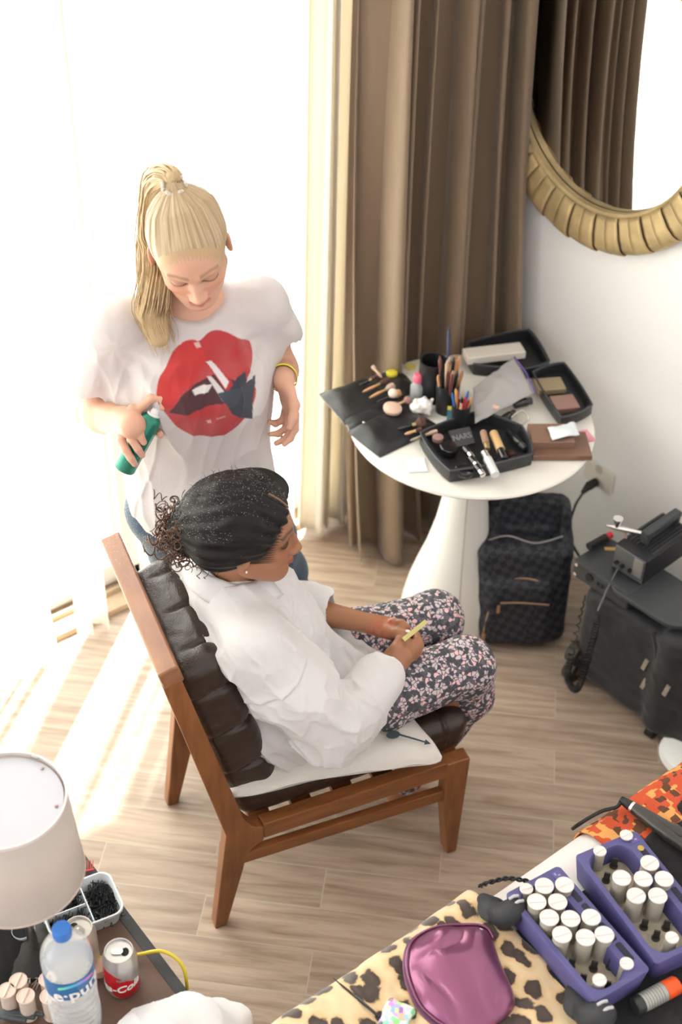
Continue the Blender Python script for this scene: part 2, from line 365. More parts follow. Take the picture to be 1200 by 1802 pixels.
def curtain(name, x0, x1, y, amp, wl, z0, z1, seed, mat, n=400, nz=60, flare=0., yl=0., xl=0., kick=0., th=.004, kr=0.):
    """pleated cloth: pleats drawn as a phase that drifts with height, spreading towards the hem"""
    rr = np.random.default_rng(seed); t = np.linspace(0, 1, n); k = (x1-x0)/wl
    ph = np.cumsum(1 + .45*np.sin(2*PI*(t*rr.uniform(2, 3)+rr.random())) + .3*np.sin(2*PI*(t*rr.uniform(5, 7)+rr.random()))); ph = ph/ph[-1]*2*PI*k
    am = 1 + .35*np.sin(2*PI*(t*rr.uniform(1.5, 3)+rr.random())); Z = np.linspace(z1, z0, nz); Pn = np.zeros((nz, n, 3))
    for i, z in enumerate(Z):
        s = (z1-z)/(z1-z0); ss = s*s
        wob = .35*np.sin(ph*.31 + 3*s + seed) + .18*np.sin(ph*.57 + 5.5*s)
        p2 = ph + wob; a = amp*am*(1 + .45*s)
        X = x0 + (x1-x0)*t + .55*a*np.sin(2*p2)*.5 + flare*ss*(t-.5) + xl*ss*(1-t)
        Y = y + a*(np.sin(p2) + .22*np.sin(2*p2+1) + .12*np.sin(3.1*p2 + 4*s)) - yl*ss - kick*ss*ss*(1-t)*(1-t) - kr*ss*t**2
        Pn[i] = np.stack([X, Y, np.full(n, z) + .004*np.sin(p2)*(s > .98)], 1)
    o = obj(name, G().grid(Pn), mat, ang=180)
    if th: md = o.modifiers.new('t', 'SOLIDIFY'); md.thickness = th; md.offset = 0
    return o
sheer = cloth_mat('white_sheer_voile', (.93, .91, .87), .55, .28, col2=(.97, .93, .86))
lin = cloth_mat('cream_lining', (.86, .83, .76), .35, 0, col2=(.9, .8, .65))
c = curtain('sheer_curtain', -.95, 1.10, 2.745, .013, .10, .015, 2.42, 3, sheer, n=500, th=0, flare=.12); tag(c, 'white sheer curtain panel at the far left of the window, hem lit by sun', 'curtain')
c = curtain('sheer_curtain', 1.24, 1.33, 2.765, .014, .05, .02, 2.42, 8, sheer, n=80, th=0); tag(c, 'narrow white sheer strip hanging left of the standing woman, beside the bare sill', 'curtain')
c = curtain('sheer_curtain', 1.52, 2.05, 2.775, .026, .085, .02, 2.42, 5, sheer, n=260, th=0); tag(c, 'white sheer curtain panel between the standing woman and the taupe drape', 'curtain')
c = curtain('lining_curtain', 2.06, 2.24, 2.745, .022, .042, .03, 2.42, 11, lin, n=200, th=.003, xl=-.02); tag(c, 'narrow cream pleated curtain lining next to the taupe drape', 'curtain')
taupe = cloth_mat('taupe_drape', (.255, .178, .115), .10, 0, rough=.5, bump=.25, col2=(.45, .33, .2))
c = curtain('drape', 2.15, 2.662, 2.650, .052, .070, .02, 2.42, 21, taupe, n=560, nz=80, th=.004, kick=.10, xl=-.02, yl=.0, kr=.19); tag(c, 'taupe brown floor-length drape gathered in the corner beside the mirror', 'curtain')

# ---------------- mirror with pleated gold frame, on wall_right
MC = V3(2.70, 2.30, 1.515); MR = .335; MO = .445
Rm = np.array([[0, 0, -1], [0, 1, 0], [1, 0, 0]], float)     # local z -> -x (out of the wall), local x -> up
gold = M('aged_gold', (.50, .37, .19), .5, .35, var=.2, vscale=14, bump=.12, bscale=70)
t = thing('round_mirror', 'round wall mirror in a pleated antique gold frame', 'mirror', (2.70, 2.30, 1.515))
gm = G().lathe([(MR+.02, .0), (MR+.02, .012), (MR, .016), (0.001, .016)], MC, Rm, 96)
obj('mirror_glass', gm, M('mirror_silver', (.93, .95, .95), .01, 1.0), t, world=True, ang=30)
g = G().lathe([(MR-.004, .018), (MR-.002, .034), (MR+.010, .040), (MR+.018, .03), (MR+.018, .0), (MR-.004, .0)], MC, Rm, 96, cap=False)
obj('inner_rim', g, gold, t, world=True)
NP = 54
for i in range(NP):          # each pleat is a curved overlapping leaf
    a0 = 2*PI*(i+.5)/NP; wa = 2*PI/NP*1.10; rows = []
    for r_, h_ in ((MR+.006, .046), (MR+.020, .054), (MR+.06, .060), (MR+.093, .056), (MO-.004, .046), (MO+.001, .034), (MO-.003, .0)):
        row = []
        for k in range(5):
            q = k/4; a = a0 + (q-.5)*wa; lift = .005*(i % 2) + .003*q
            jr = .007*math.sin(i*12.9) if r_ > MR+.08 else 0
            row.append((math.cos(a)*(r_+jr), math.sin(a)*(r_+jr), h_*.75 + lift))
        rows.append(row)
    A = np.array(rows) @ Rm.T + MC
    o = obj('frame_pleat', G().grid(A), gold, t, world=True, ang=60); md = o.modifiers.new('t', 'SOLIDIFY'); md.thickness = .003; md.offset = -1
# ---------------- wall socket with plug and lead
oc = PX(1052, 838, 2.69); ox, oy, oz = 2.697, oc[1], oc[2]
t = thing('wall_outlet', 'cream wall socket plate low on the white wall behind the bags', 'wall outlet', (2.695, oy, oz))
cr = M('cream_plastic', (.78, .74, .66), .4)
obj('cover_plate', G().prism(rrect(.075, .115, .008), 0, .008, Rm, (2.699, oy, oz)), cr, t, world=True, bevel=.002)
for dz in (-.025, .025):
    obj('socket', G().prism(rrect(.03, .028, .012), .008, .0095, Rm, (2.699, oy, oz+dz)), M('socket_dark', (.55, .5, .44), .5), t, world=True)
blk = M('black_rubber', (.012, .012, .013), .45)
t = thing('extension_lead', 'black power lead plugged into the wall socket, curling down behind the trolley case', 'power cord', (2.66, oy, oz-.025))
obj('plug', G().cyl((2.685, oy, oz-.02), (2.655, oy, oz-.022), .013, .014).cyl((2.656, oy, oz-.022), (2.625, oy-.005, oz-.03), .013, .006), blk, t, world=True)
obj('cable', G().tube(spline([(2.63, oy-.005, oz-.03), (2.58, oy-.02, oz-.06), (2.57, oy-.03, oz-.16), (2.60, oy-.10, oz-.26), (2.62, oy-.22, .03), (2.62, oy-.35, .012)], 10), .004), blk, t, world=True)
# ================================================================ lounge chair (x = towards the front, y = away from camera)
CA = V3(1.029, 1.697, 0); CRZ = math.radians(-15.5); CD = V3(math.cos(CRZ), math.sin(CRZ), 0); CN = V3(-math.sin(CRZ), math.cos(CRZ), 0)
def ch(a, b, h): return CA + a*CD + b*CN + V3(0, 0, h)
CR = np.array([CD, CN, (0, 0, 1)]).T
wood = M('oiled_teak', (.30, .112, .036), .38, bump=.12, bscale=4, var=.0, col2=(.18, .062, .02), vscale=3.2, stretch=(2.5, 14, 14), coat=.15, detail=6)
wood2 = M('oiled_teak_upright', (.30, .115, .038), .38, bump=.12, bscale=4, col2=(.18, .062, .02), vscale=3.2, stretch=(14, 14, 2.5), coat=.15, detail=6)
t = thing('lounge_chair', 'low armless teak lounge chair with dark brown tufted leather cushions', 'chair', CA, CRZ)
Ry = np.array([[1, 0, 0], [0, 0, 1], [0, -1, 0]], float).T    # prism xy -> xz, extruded along y
def sideprism(poly, y0, y1):
    g = G(); g.prism([(x, z) for x, z in poly], -y1, -y0, np.array([[1, 0, 0], [0, 0, -1], [0, 1, 0]], float)); return g
def arc(p0, p1, p2, n=6): return [tuple((1-q)**2*np.array(p0) + 2*q*(1-q)*np.array(p1) + q*q*np.array(p2)) for q in np.linspace(0, 1, n)]
for y0 in (0.0, .398):
    poly = [(-.016, 0), (.014, 0), (.062, .205)] + arc((.066, .232), (.078, .272), (.113, .283)) + [(.113, .330)] + arc((.10, .334), (.078, .345), (.064, .385)) + [(-.055, .872), (-.097, .872), (.022, .337)]
    o = obj('rear_leg', sideprism(poly, y0, y0+.034), wood2, t, smooth=False, bevel=.0035)
    obj('side_rail', G().box((.345, y0+.017, .322), (.466, .034, .05), R=rotm((0, 1, 0), -.035)), wood, t, smooth=False, bevel=.003)
    obj('stretcher', G().box((.322, y0+.017, .229), (.52, .022, .036)), wood, t, smooth=False, bevel=.003)
    obj('front_leg', sideprism([(.600, 0), (.628, 0), (.636, .352), (.575, .352), (.576, .20)], y0-.002, y0+.038), wood2, t, smooth=False, bevel=.004)
obj('top_rail', G().box((-.078, .216, .893), (.044, .446, .046), R=rotm((0, 1, 0), -.27)), M('oiled_teak_skylit', (.34, .15, .075), .36, bump=.1, bscale=4, col2=(.22, .09, .045), vscale=3.2, stretch=(14, 2.5, 14), coat=.2, detail=6), t, smooth=False, bevel=.004)  # same teak tinted paler and pinker: skylight on the rail put into its colour
obj('front_rail', G().box((.606, .216, .318), (.03, .40, .05)), wood, t, smooth=False, bevel=.003)
obj('rear_rail', G().box((.05, .216, .30), (.03, .40, .05)), wood, t, smooth=False, bevel=.003)
for k in range(5): obj('seat_slat', G().box((.12+k*.105, .216, .305), (.05, .37, .015)), wood, t, smooth=False)
leather = M('dark_brown_leather', (.030, .017, .013), .30, bump=.25, bscale=260, var=.12, vscale=30, spec=.6)
def seam(x, period, off, w=.010, dep=.012):
    q = np.abs(((x-off)/period + .5) % 1 - .5)*period; return dep*np.exp(-(q/w)**2)
f = F(); lz = nrm(V3(-.265, 0, .964)); lx = V3(lz[2], 0, -lz[0]); Rb = np.array([lx, (0, 1, 0), lz]).T; bc = V3(.045, .216, .605) + lx*.012
f.box(bc, (.062, .180, .262), .038, Rb)
def pst(p, d):
    q = (p - bc) @ Rb; up_ = q[:, 2]; fr = np.clip((q[:, 0]+.02)/.05, 0, 1)
    d = d + seam(up_, .135, .03, .0055, .011)*(.35+.65*fr) + seam(q[:, 1], .119, .0, .0055, .009)*fr
    bul = .006*fr*np.abs(np.sin(PI*(up_-.03)/.135))*np.abs(np.sin(PI*q[:, 1]/.119)); d = d - bul
    return d + .0012*vnoise(q, 38, 2) + .0007*vnoise(q, 90, 3)
f.post = pst; v, q = f.mesh(.0045); fast_obj('back_cushion', v, q, leather, t, world=False)
f = F(); sc_ = V3(.355, .216, .388); Rs = rotm((0, 1, 0), -.04)
f.box(sc_, (.292, .182, .050), .036, Rs)
def pst2(p, d):
    q = (p - sc_) @ Rs; fr = np.clip((q[:, 2]+.02)/.05, 0, 1)
    return d + seam(q[:, 0], .20, .03, .006, .008)*fr + seam(q[:, 1], .121, .0, .006, .006)*fr - .006*fr + .002*vnoise(q, 34, 5) + .001*vnoise(q, 90, 6)
f.post = pst2; v, q = f.mesh(.0045); fast_obj('seat_cushion', v, q, leather, t, world=False)

# thin pillow under her, with a small printed arrow-like motif at the corner
linen = M('white_linen', (.70, .67, .63), .85, bump=.3, bscale=350, sheen=.2)
poly = [(.045, .026), (.25, -.002), (.44, -.034), (.535, -.045), (.502, .16), (.47, .30), (.27, .33), (.06, .30)]
cn = np.mean(poly, 0); nn = 60; bd = .35*spline(poly, 12, True) + .65*np.concatenate([np.linspace(poly[i], poly[(i+1) % 8], 12, endpoint=False) for i in range(8)]); rings = []
def pil(uu, th):            # uu 0..1 from centre to edge
    th_ = th*len(bd); i = int(th_) % len(bd); j = (i+1) % len(bd); e = bd[i]*(1-th_ % 1) + bd[j]*(th_ % 1); return cn + (e-cn)*uu
top = []; bot = []
for uu in np.linspace(.02, 1, 22):
    r1 = []; r2 = []
    for k in range(90):
        x, y = pil(uu, k/90); hgt = .030*math.sqrt(max(0, 1-uu**2.4)) ; wr = .0025*math.sin(k*.7+uu*9)*(uu**2) + .004*math.sin(x*38+y*20)*(1-uu)
        sag = .35*min(0, y)
        base = .447 + .035*(x-.3) + sag
        r1.append((x, y, base + hgt + wr)); r2.append((x, y, base - .004 - .004*(1-uu)))
    top.append(r1); bot.append(r2)
g = G(); g.grid(np.array(top), wrap=True); g.grid(np.array(bot)[::-1], wrap=True)
t2 = thing('seat_pillow', 'flat white linen pillow with a small dark motif, on the leather seat under her', 'pillow', ch(.3, .1, .43), CRZ)
inv = np.array([[1, 0, 0]])
A = np.vstack(g.v); Aw = CA + A[:, :1]*CD + A[:, 1:2]*CN + A[:, 2:3]*V3(0, 0, 1); g2 = (Aw, g.f)
obj('pillow_cover', g2, linen, t2, world=True, ang=180)
ink = M('grey_ink', (.05, .065, .075), .8)
g = G(); ma = ch(.455, .045, .473)
hz = .484
def fl(a, b): return ch(a+.012, b-.047, hz-.0015+.12*(b-.03)-.10*(a-.45))
g.add([fl(.425+.013*math.cos(q)*1.3, .070+.011*math.sin(q)) for q in np.linspace(0, 2*PI, 14, endpoint=False)] , [tuple(range(14))])
g.add([fl(.436, .066), (fl(.489, .030)), fl(.491, .033), fl(.439, .070)], [(0, 1, 2, 3)]).add([fl(.484, .026), fl(.5, .024), fl(.493, .039), fl(.489, .032)], [(0, 1, 2, 3)])
o = obj('printed_motif', g, ink, t2, world=True, smooth=False); md = o.modifiers.new('t', 'SOLIDIFY'); md.thickness = .0012; md.offset = 0

# ================================================================ round tulip table
TC = V3(2.232, 2.225, 0); TH = .69; TR = .338
wht = M('white_lacquer', (.80, .77, .72), .22, coat=.3)
t = thing('pedestal_table', 'round white pedestal table with a flared trumpet base, covered in make-up', 'table', TC)
obj('tabletop', G().lathe([(.06, TH-.026), (TR-.03, TH-.024), (TR-.004, TH-.012), (TR, TH-.006), (TR-.003, TH-.001), (TR-.01, TH)], (0, 0, 0), None, 96), wht, t, ang=50)
pr = [(.150, .0), (.160, .006), (.163, .02), (.158, .06), (.146, .12), (.126, .19), (.100, .27), (.078, .36), (.064, .45), (.056, .55), (.056, .62), (.066, .664)]
wl2 = M('white_leatherette', (.84, .83, .80), .42, bump=.05, bscale=200)
obj('pedestal', G().lathe(pr, (-.02, -.025, .0), None, 64), wl2, t, ang=60)
for a in (-2.25, -.2, 1.9):
    obj('stitched_seam', G().tube([(r*math.cos(a)*1.003-.02, r*math.sin(a)*1.003-.025, z) for r, z in pr[1:]], .0014, 6), M('seam_grey', (.45, .44, .42), .7), t)

# ================================================================ backpack and trolley case
def checks(name, c1, c2, s):
    m = M(name, c1, .55, spec=.4); N, L, b = nodes(m); tc = N.new('ShaderNodeTexCoord'); mp = N.new('ShaderNodeMapping'); mp.inputs['Rotation'].default_value = (.3, .2, .5); L.new(tc.outputs['Object'], mp.inputs[0])
    k = N.new('ShaderNodeTexChecker'); k.inputs['Scale'].default_value = s; k.inputs[1].default_value = (*c1, 1); k.inputs[2].default_value = (*c2, 1); L.new(mp.outputs[0], k.inputs[0]); L.new(k.outputs[0], b.inputs['Base Color']); return m
chk = checks('damier_canvas', (.018, .020, .026), (.040, .044, .055), 52)
nyl = M('black_nylon', (.014, .015, .019), .6, bump=.3, bscale=400, sheen=.15)
brs = M('brass_zip', (.45, .30, .20), .4, .8); chrm = M('chrome', (.75, .74, .72), .18, 1.0)
# backpack: its own frame; width along bx, depth along by, leaning back on the wall
bw = nrm(P(960, 1148, 0) - P(850, 1145, 0)); bo = (P(850, 1145, 0) + P(962, 1148, 0))/2; bn = V3(-bw[1], bw[0], 0)
t = thing('backpack', 'dark chequered canvas backpack standing open beside the table base', 'backpack', bo)
Rk = np.array([bw, bn, (0, 0, 1)]).T
def bk(x, y, z): return bo + Rk @ V3(x, y, z)
f = F(); hw = np.linalg.norm(P(960, 1148, 0) - P(850, 1145, 0))/2 + .045
f.box(bk(.005, .12, .17), (hw, .085, .165), .035, Rk @ rotm((1, 0, 0), -.16), k=.02)
f.box(bk(.015, .175, .33), (hw-.015, .055, .10), .035, Rk @ rotm((1, 0, 0), -.16), k=.05)
f.box(bk(-.005, .045, .13), (hw-.035, .035, .115), .03, Rk @ rotm((1, 0, 0), -.16), k=.015)
f.box(bk(.015, .15, .44), (hw-.05, .030, .10), .02, Rk @ rotm((1, 0, 0), -.2), k=.012, sub=True)
bkp = f.ops
f.post = lambda p, d: d + .003*vnoise(p, 22, 1) + .0012*vnoise(p, 60, 2)
v, q = f.mesh(.005); fast_obj('bag_body', v, q, chk, t)
arcp = [bk(-hw+.035, .0, .03), bk(-hw+.045, .015, .12), bk(-hw+.065, .032, .20), bk(-.02, .045, .247), bk(hw-.075, .04, .235), bk(hw-.05, .03, .17)]
obj('pocket_zip', G().tube(spline(arcp, 10), .003, 6), brs, t, world=True)
obj('front_zip', G().tube(spline([bk(-.06, .008, .185), bk(0, .006, .19), bk(.08, .006, .185)], 8), .003, 6), brs, t, world=True)
obj('zip_pull', G().box(bk(-.065, .0, .168), (.008, .004, .03), Rk), brs, t, world=True)
obj('zip_pull', G().box(bk(-hw+.04, -.005, .06), (.008, .004, .03), Rk), brs, t, world=True)
obj('rim_zip', G().tube(spline([bk(-hw+.03, .105, .335), bk(-.05, .095, .365), bk(.03, .09, .345), bk(hw-.03, .10, .365)], 8), .0028, 6), M('zip_silver', (.35, .34, .34), .4, .7), t, world=True)
for sx in (-.045, .035):
    pts = [bk(sx, .22, .40), bk(sx-.008, .245, .47), bk(sx-.02, .25, .54), bk(sx-.012, .27, .50), bk(sx+.0, .27, .42)]
    obj('carry_strap', G().tube(spline(pts, 8), .010, 8, flat=.25), nyl, t, world=True)

# trolley case (black nylon, soft sided) with wheels
c0 = P(1005, 1195, 0); c1 = P(1110, 1270, 0); cw = nrm(c1-c0); cb = V3(-cw[1], cw[0], 0)  # cb points to the wall side
t = thing('trolley_case', 'black nylon trolley make-up case with wheels, two hard cases stacked on it', 'suitcase', c0)
Rc = np.array([cw, cb, (0, 0, 1)]).T
def cs(x, y, z): return c0 + Rc @ V3(x, y, z)
f = F(); 
f.box(cs(.125, .10, .19), (.135, .10, .165), .03, Rc, k=.01)
f.box(cs(.125, .035, .20), (.085, .03, .11), .025, Rc, k=.02)
f.box(cs(.37, .135, .20), (.16, .13, .19), .05, Rc @ rotm((0, 0, 1), .30), k=.02)
f.post = lambda p, d: d + .005*vnoise(p, 16, 4) + .002*vnoise(p, 50, 5)
v, q = f.mesh(.006); fast_obj('case_body', v, q, nyl, t)
for x, y in ((.0, .01), (.03, .19)): 
    for zz in (.035, .10):
        wl_ = obj('wheel', G().cyl(cs(x-.02, y-.004, zz), cs(x+.015, y-.004, zz), .034, n=24), M('wheel_rubber', (.05, .04, .036), .6), t, world=True, bevel=.002)
        obj('wheel_hub', G().cyl(cs(x-.0235, y-.004, zz), cs(x+.0185, y-.004, zz), .009, n=12), M('hub_bronze', (.35, .24, .18), .4, .6), wl_, world=True)
obj('caster', G().cyl(cs(.275, .0, .018), cs(.30, .0, .018), .018, n=20), blk, t, world=True)
obj('case_edge', G().tube(spline([cs(.262, .005, .03), cs(.27, .0, .16), cs(.25, .0, .30), cs(.22, .01, .345)], 8), .010), nyl, t, world=True)
for x, y, z in ((.225, .0, .235), (.235, .0, .17), (.32, -.03, .23)): obj('zip_pull', G().box(cs(x, y-.005, z), (.012, .005, .042), Rc @ rotm((0, 1, 0), .2)), M('steel_zip', (.6, .57, .52), .35, .8), t, world=True)
hd = obj('label_tag', G().box(cs(.36, .0, .12), (.05, .003, .065), Rc @ rotm((0, 0, 1), .35)), M('tag_black', (.02, .02, .022), .4), t, world=True)

# light control box lying on the case, power pack above it, airbrush gun and its lead
zc = .36; cb1 = thing('airbrush_case', 'flat dark grey control case lying on the trolley case, sockets on its near side', 'equipment case', cs(.10, .09, zc))
dgr = M('charcoal_plastic', (.045, .05, .055), .42, bump=.06, bscale=250)
p0 = P(1012, 985, .42); p1 = P(1105, 1045, .42); ew = nrm(p1-p0); en = V3(-ew[1], ew[0], 0); Re = np.array([ew, en, (0, 0, 1)]).T; el = np.linalg.norm(p1-p0)
def eb(x, y, z): return p0 + Re @ V3(x, y, z)
obj('case_shell', G().box(eb(el/2, .075, -.03), (el+.01, .15, .058), Re), dgr, cb1, world=True, bevel=.006, smooth=False)
obj('case_lid', G().prism(rrect(.26, .17, .06, 8), 0, .014, Re, eb(el+.05, .075, -.02)), dgr, cb1, world=True, bevel=.003)
g = G(); g.cyl(eb(.055, .001, -.028), eb(.055, -.003, -.028), .013, n=24); obj('socket', g, blk, cb1, world=True)
for x, z in ((.008, -.012), (.008, -.045)): obj('screw_head', G().cyl(eb(x, .001, z), eb(x, -.003, z), .0055, n=16), chrm, cb1, world=True)
for x in (.085, .10): obj('socket_slot', G().box(eb(x, -.001, -.03), (.006, .004, .010), Re), blk, cb1, world=True)
obj('yellow_sticker', G().box(eb(.035, .11, .0), (.035, .012, .002), Re @ rotm((0, 0, 1), .8)), M('sticker_yellow', (.65, .42, .12), .5), cb1, world=True)
t = thing('power_pack', 'black ribbed power pack with a silver front panel, on top of the grey control case', 'equipment case', eb(.1, .08, 0))
Rp = Re @ rotm((0, 0, 1), .0)
def pp(x, y, z): return eb(.10+x, .035+y, z)
obj('pack_body', G().box(pp(.035, .12, .043), (.105, .20, .082), Rp), M('pack_black', (.016, .017, .02), .4), t, world=True, bevel=.004, smooth=False)
for k in range(9): obj('rib', G().box(pp(-.008+k*.0108, .135, .0855), (.005, .16, .004), Rp), M('pack_rib', (.03, .032, .036), .4), t, world=True)
obj('front_panel', G().box(pp(.035, .018, .043), (.098, .006, .074), Rp), M('panel_grey', (.16, .17, .18), .35, .5), t, world=True, bevel=.001, smooth=False)
obj('foil_corner', G().box(pp(.066, .0145, .05), (.03, .003, .055), Rp), M('foil_silver', (.45, .45, .45), .3, .8), t, world=True, smooth=False)
for x in (.0, .02, .045): obj('dial', G().cyl(pp(x, .016, .03), pp(x, .008, .03), .006, n=14), blk, t, world=True)
obj('carry_handle', G().box(pp(.035, .14, .118), (.026, .15, .018), Rp).box(pp(.035, .075, .10), (.026, .014, .03), Rp).box(pp(.035, .205, .10), (.026, .014, .03), Rp), dgr, t, world=True, bevel=.004, smooth=False)
t = thing('airbrush_gun', 'chrome airbrush gun with a small cup, lying across the front of the power pack', 'airbrush', pp(.02, .0, .10))
a0 = PX(1085, 920, (pp(.02, .03, .1))[0]); 
g0 = P(1078, 927, .53); g1 = P(1137, 940, .53)
obj('barrel', G().cyl(g0, g0+(g1-g0)*.42, .007, .0075).cyl(g0+(g1-g0)*.42, g0+(g1-g0)*.95, .0068, .0052).cyl(g0-(g1-g0)*.18, g0, .003, .006), chrm, t, world=True)
gc = g0 + (g1-g0)*.12
obj('paint_cup', G().cyl(gc+V3(0, 0, .004), gc+V3(0, 0, .032), .006, .014, n=20), chrm, t, world=True)
gm_ = g0+(g1-g0)*.35
obj('grip_hose', G().tube(spline([gm_, gm_+V3(.004, -.008, -.03), gm_+V3(-.005, -.02, -.065), gm_+V3(-.03, -.03, -.09)], 8), .0048), M('hose_beige', (.42, .33, .28), .5), t, world=True)
hs = [P(1113, 950, .50), P(1095, 985, .45), P(1072, 1030, .41), P(1052, 1075, .36)]
obj('air_lead', G().tube(spline(hs, 8), .0028), M('lead_grey', (.10, .10, .10), .4), t, world=True)
# coiled black lead hanging down the case
hx = [P(1052, 1075, .36), P(1045, 1110, .27), P(1030, 1165, .13), P(1015, 1205, .06), P(1000, 1190, .07), P(1003, 1150, .15), P(1030, 1040, .37)]
pa = spline(hx, 90); u_ = np.linspace(0, 1, len(pa)); tg = np.gradient(pa, axis=0); tg /= np.linalg.norm(tg, axis=1)[:, None]; s1 = nrm(np.cross(tg[5], (0, 0, 1.))); co = []
for i, p_ in enumerate(pa):
    xx = nrm(np.cross(tg[i], V3(.3, .9, .2))); yy = np.cross(tg[i], xx); a = i*.62; rr_ = .0085*min(1, u_[i]*12)*min(1, (1-u_[i])*8); co.append(p_ + rr_*(math.cos(a)*xx + math.sin(a)*yy) + V3(-.012, -.012, 0))
c = obj('coiled_lead', G().tube(co, .0022, 6), blk); tag(c, 'black coiled cable looping down the near side of the trolley case', 'cable')
t = thing('cord_grip', 'black cable connector with a red end, resting on the grey control case', 'connector', P(1050, 955, .43))
obj('grip_body', G().cyl(P(1036, 962, .435), P(1066, 946, .435), .011, .012), blk, t, world=True); obj('red_end', G().cyl(P(1066, 946, .435), P(1075, 941, .435), .0105, .0095), M('signal_red', (.7, .02, .03), .4), t, world=True)
# white round thing on the floor at the right edge
c = obj('floor_cushion', G().lathe([(.02, 0), (.085, .004), (.10, .02), (.094, .038), (.07, .05), (.001, .054)], (0, 0, 0), None, 48), M('white_gloss', (.86, .88, .88), .3), loc=None); c.location = P(1222, 1338, .0); tag(c, 'round white disc-shaped lid lying on the floor by the bed at the right edge', 'lid')
# ================================================================ people
# head frame: x = the person's right, y = out of the face, z = crown
def head_ops(f, R, t, k0=.02, s=1.):
    W = lambda x, y, z: t + R @ (V3(x, y, z)*s)
    f.ell(W(0, -.012, .033), V3(.073, .092, .083)*s, R, k0)
    f.ell(W(0, .034, .012), V3(.060, .055, .070)*s, R, .03*s)
    f.ell(W(0, .030, -.040), V3(.054, .056, .060)*s, R, .03*s)
    f.cone(W(0, .052, -.078), W(0, .064, -.094), .026*s, .017*s, k=.03*s)
    for e in (-1, 1):
        f.cone(W(.052*e, .004, -.055), W(.018*e, .056, -.090), .014*s, .014*s, k=.035*s)
        f.ell(W(.036*e, .058, -.024), V3(.020, .016, .018)*s, R, .02*s)                  # cheek
        f.ell(W(.031*e, .096, .000), V3(.019, .016, .012)*s, R, .014*s, sub=True)        # eye socket
    for e in (-1, 1):
        f.ell(W(.0305*e, .0735, -.001), V3(.0155, .0128, .0118)*s, R, .004*s)            # eyeball under the lid
        f.cone(W(.012*e, .087, .018), W(.046*e, .074, .017), .0045*s, .004*s, k=.014*s)
        f.ell(W(.078*e, -.004, -.010), V3(.0075, .016, .030)*s, R @ rotm((0, 0, 1), -.35*e) @ rotm((1, 0, 0), -.15), .006*s)
        f.ell(W(.084*e, .000, -.006), V3(.005, .009, .018)*s, R @ rotm((0, 0, 1), -.35*e), .004*s, sub=True)
        f.ell(W(.0115*e, .094, -.040), V3(.0075, .009, .0065)*s, R, .008*s)              # nostril wing
        f.ell(W(.0062*e, .099, -.0465), V3(.0032, .004, .003)*s, R, .003*s, sub=True)
    f.chain([W(0, .083, .012), W(0, .094, -.012), W(0, .1045, -.036)], [.0065*s, .0065*s, .0092*s], k=.012*s)
    f.cone(W(0, .098, -.046), W(0, .088, -.052), .004*s, .004*s, k=.008*s)
    f.chain([W(-.022, .077, -.0645), W(-.008, .0885, -.0600), W(0, .0895, -.0615), W(.008, .0885, -.0600), W(.022, .077, -.0645)], [.0028*s, .0052*s, .0048*s, .0052*s, .0028*s], k=.006*s)
    f.chain([W(-.019, .078, -.0675), W(0, .0885, -.0720), W(.019, .078, -.0675)], [.0028*s, .0062*s, .0028*s], k=.006*s)
    f.cone(W(-.020, .0865, -.0665), W(.020, .0865, -.0665), .0016*s, k=.003*s, sub=True)
    f.ell(W(0, .082, -.082), V3(.016, .007, .005)*s, R, .008*s, sub=True)
def face_paint(p, R, t, skin, lip, brow, lash, shadow=None, s=1., hair=None):
    q = ((p-t) @ R)/s; c = np.tile(np.array(skin, float), (len(p), 1))
    def mix(c, col, a): a = np.clip(a, 0, 1)[:, None]; return c*(1-a) + np.array(col)*a
    fr = q[:, 1] > .045; x = np.abs(q[:, 0])
    blush = np.exp(-(((x-.042)/.02)**2 + ((q[:, 2]+.03)/.022)**2))*fr; c = mix(c, np.array(skin)*V3(1.08, .78, .74), .45*blush)
    lipd = np.maximum(np.abs(q[:, 2]+.0665) - .0105*np.sqrt(np.clip(1-(x/.0235)**2, 0, 1)), 0); lm = np.exp(-(lipd/.0014)**2)*(x < .0235)*(q[:, 1] > .07); c = mix(c, lip, .8*lm)
    c = mix(c, np.array(lip)*.35, .7*np.exp(-((q[:, 2]+.0665)/.0011)**2)*(x < .021)*(q[:, 1] > .07))
    bz = .0235 + .18*(x-.012)*(x < .034) + (.004-.22*(x-.034))*(x >= .034); bm = np.exp(-((q[:, 2]-bz)/.0034)**2)*(x > .011)*(x < .052)*fr; c = mix(c, brow, .85*bm)
    if shadow is not None: c = mix(c, shadow, (.85 if shadow[0] < .2 else .5)*np.exp(-(((x-.033)/.023)**2 + ((q[:, 2]-.003)/.0125)**2))*fr)
    ez = -.0062 + .0042*((x-.031)/.015)**2; em = np.exp(-((q[:, 2]-ez)/.0026)**2)*(np.abs(x-.031) < .0175)*fr; c = mix(c, lash, .95*em)
    if hair is not None:        # roots showing through at the hairline
        e_ = np.sqrt((x/.066)**2 + ((q[:, 2]+.026)/.094)**2 + ((q[:, 1]-.13)/.125)**2*.55); az = np.arctan2(q[:, 0], q[:, 2]+.02)
        c = mix(c, hair, np.clip((e_ - 1.0 + .05*np.sin(az*70))/.10, 0, 1)*(q[:, 2] > -.03)*(q[:, 1] > -.0)*(x < .0735)*.92)
    c = mix(c, np.array(skin)*.3, .8*np.exp(-(((x-.0062)/.0032)**2 + ((q[:, 2]+.0475)/.003)**2))*(q[:, 1] > .09))
    return c
def skin_mat(name, rough=.45): return use_vcol(M(name, (.8, .5, .4), rough, sub=.12, bump=.05, bscale=500, spec=.4))
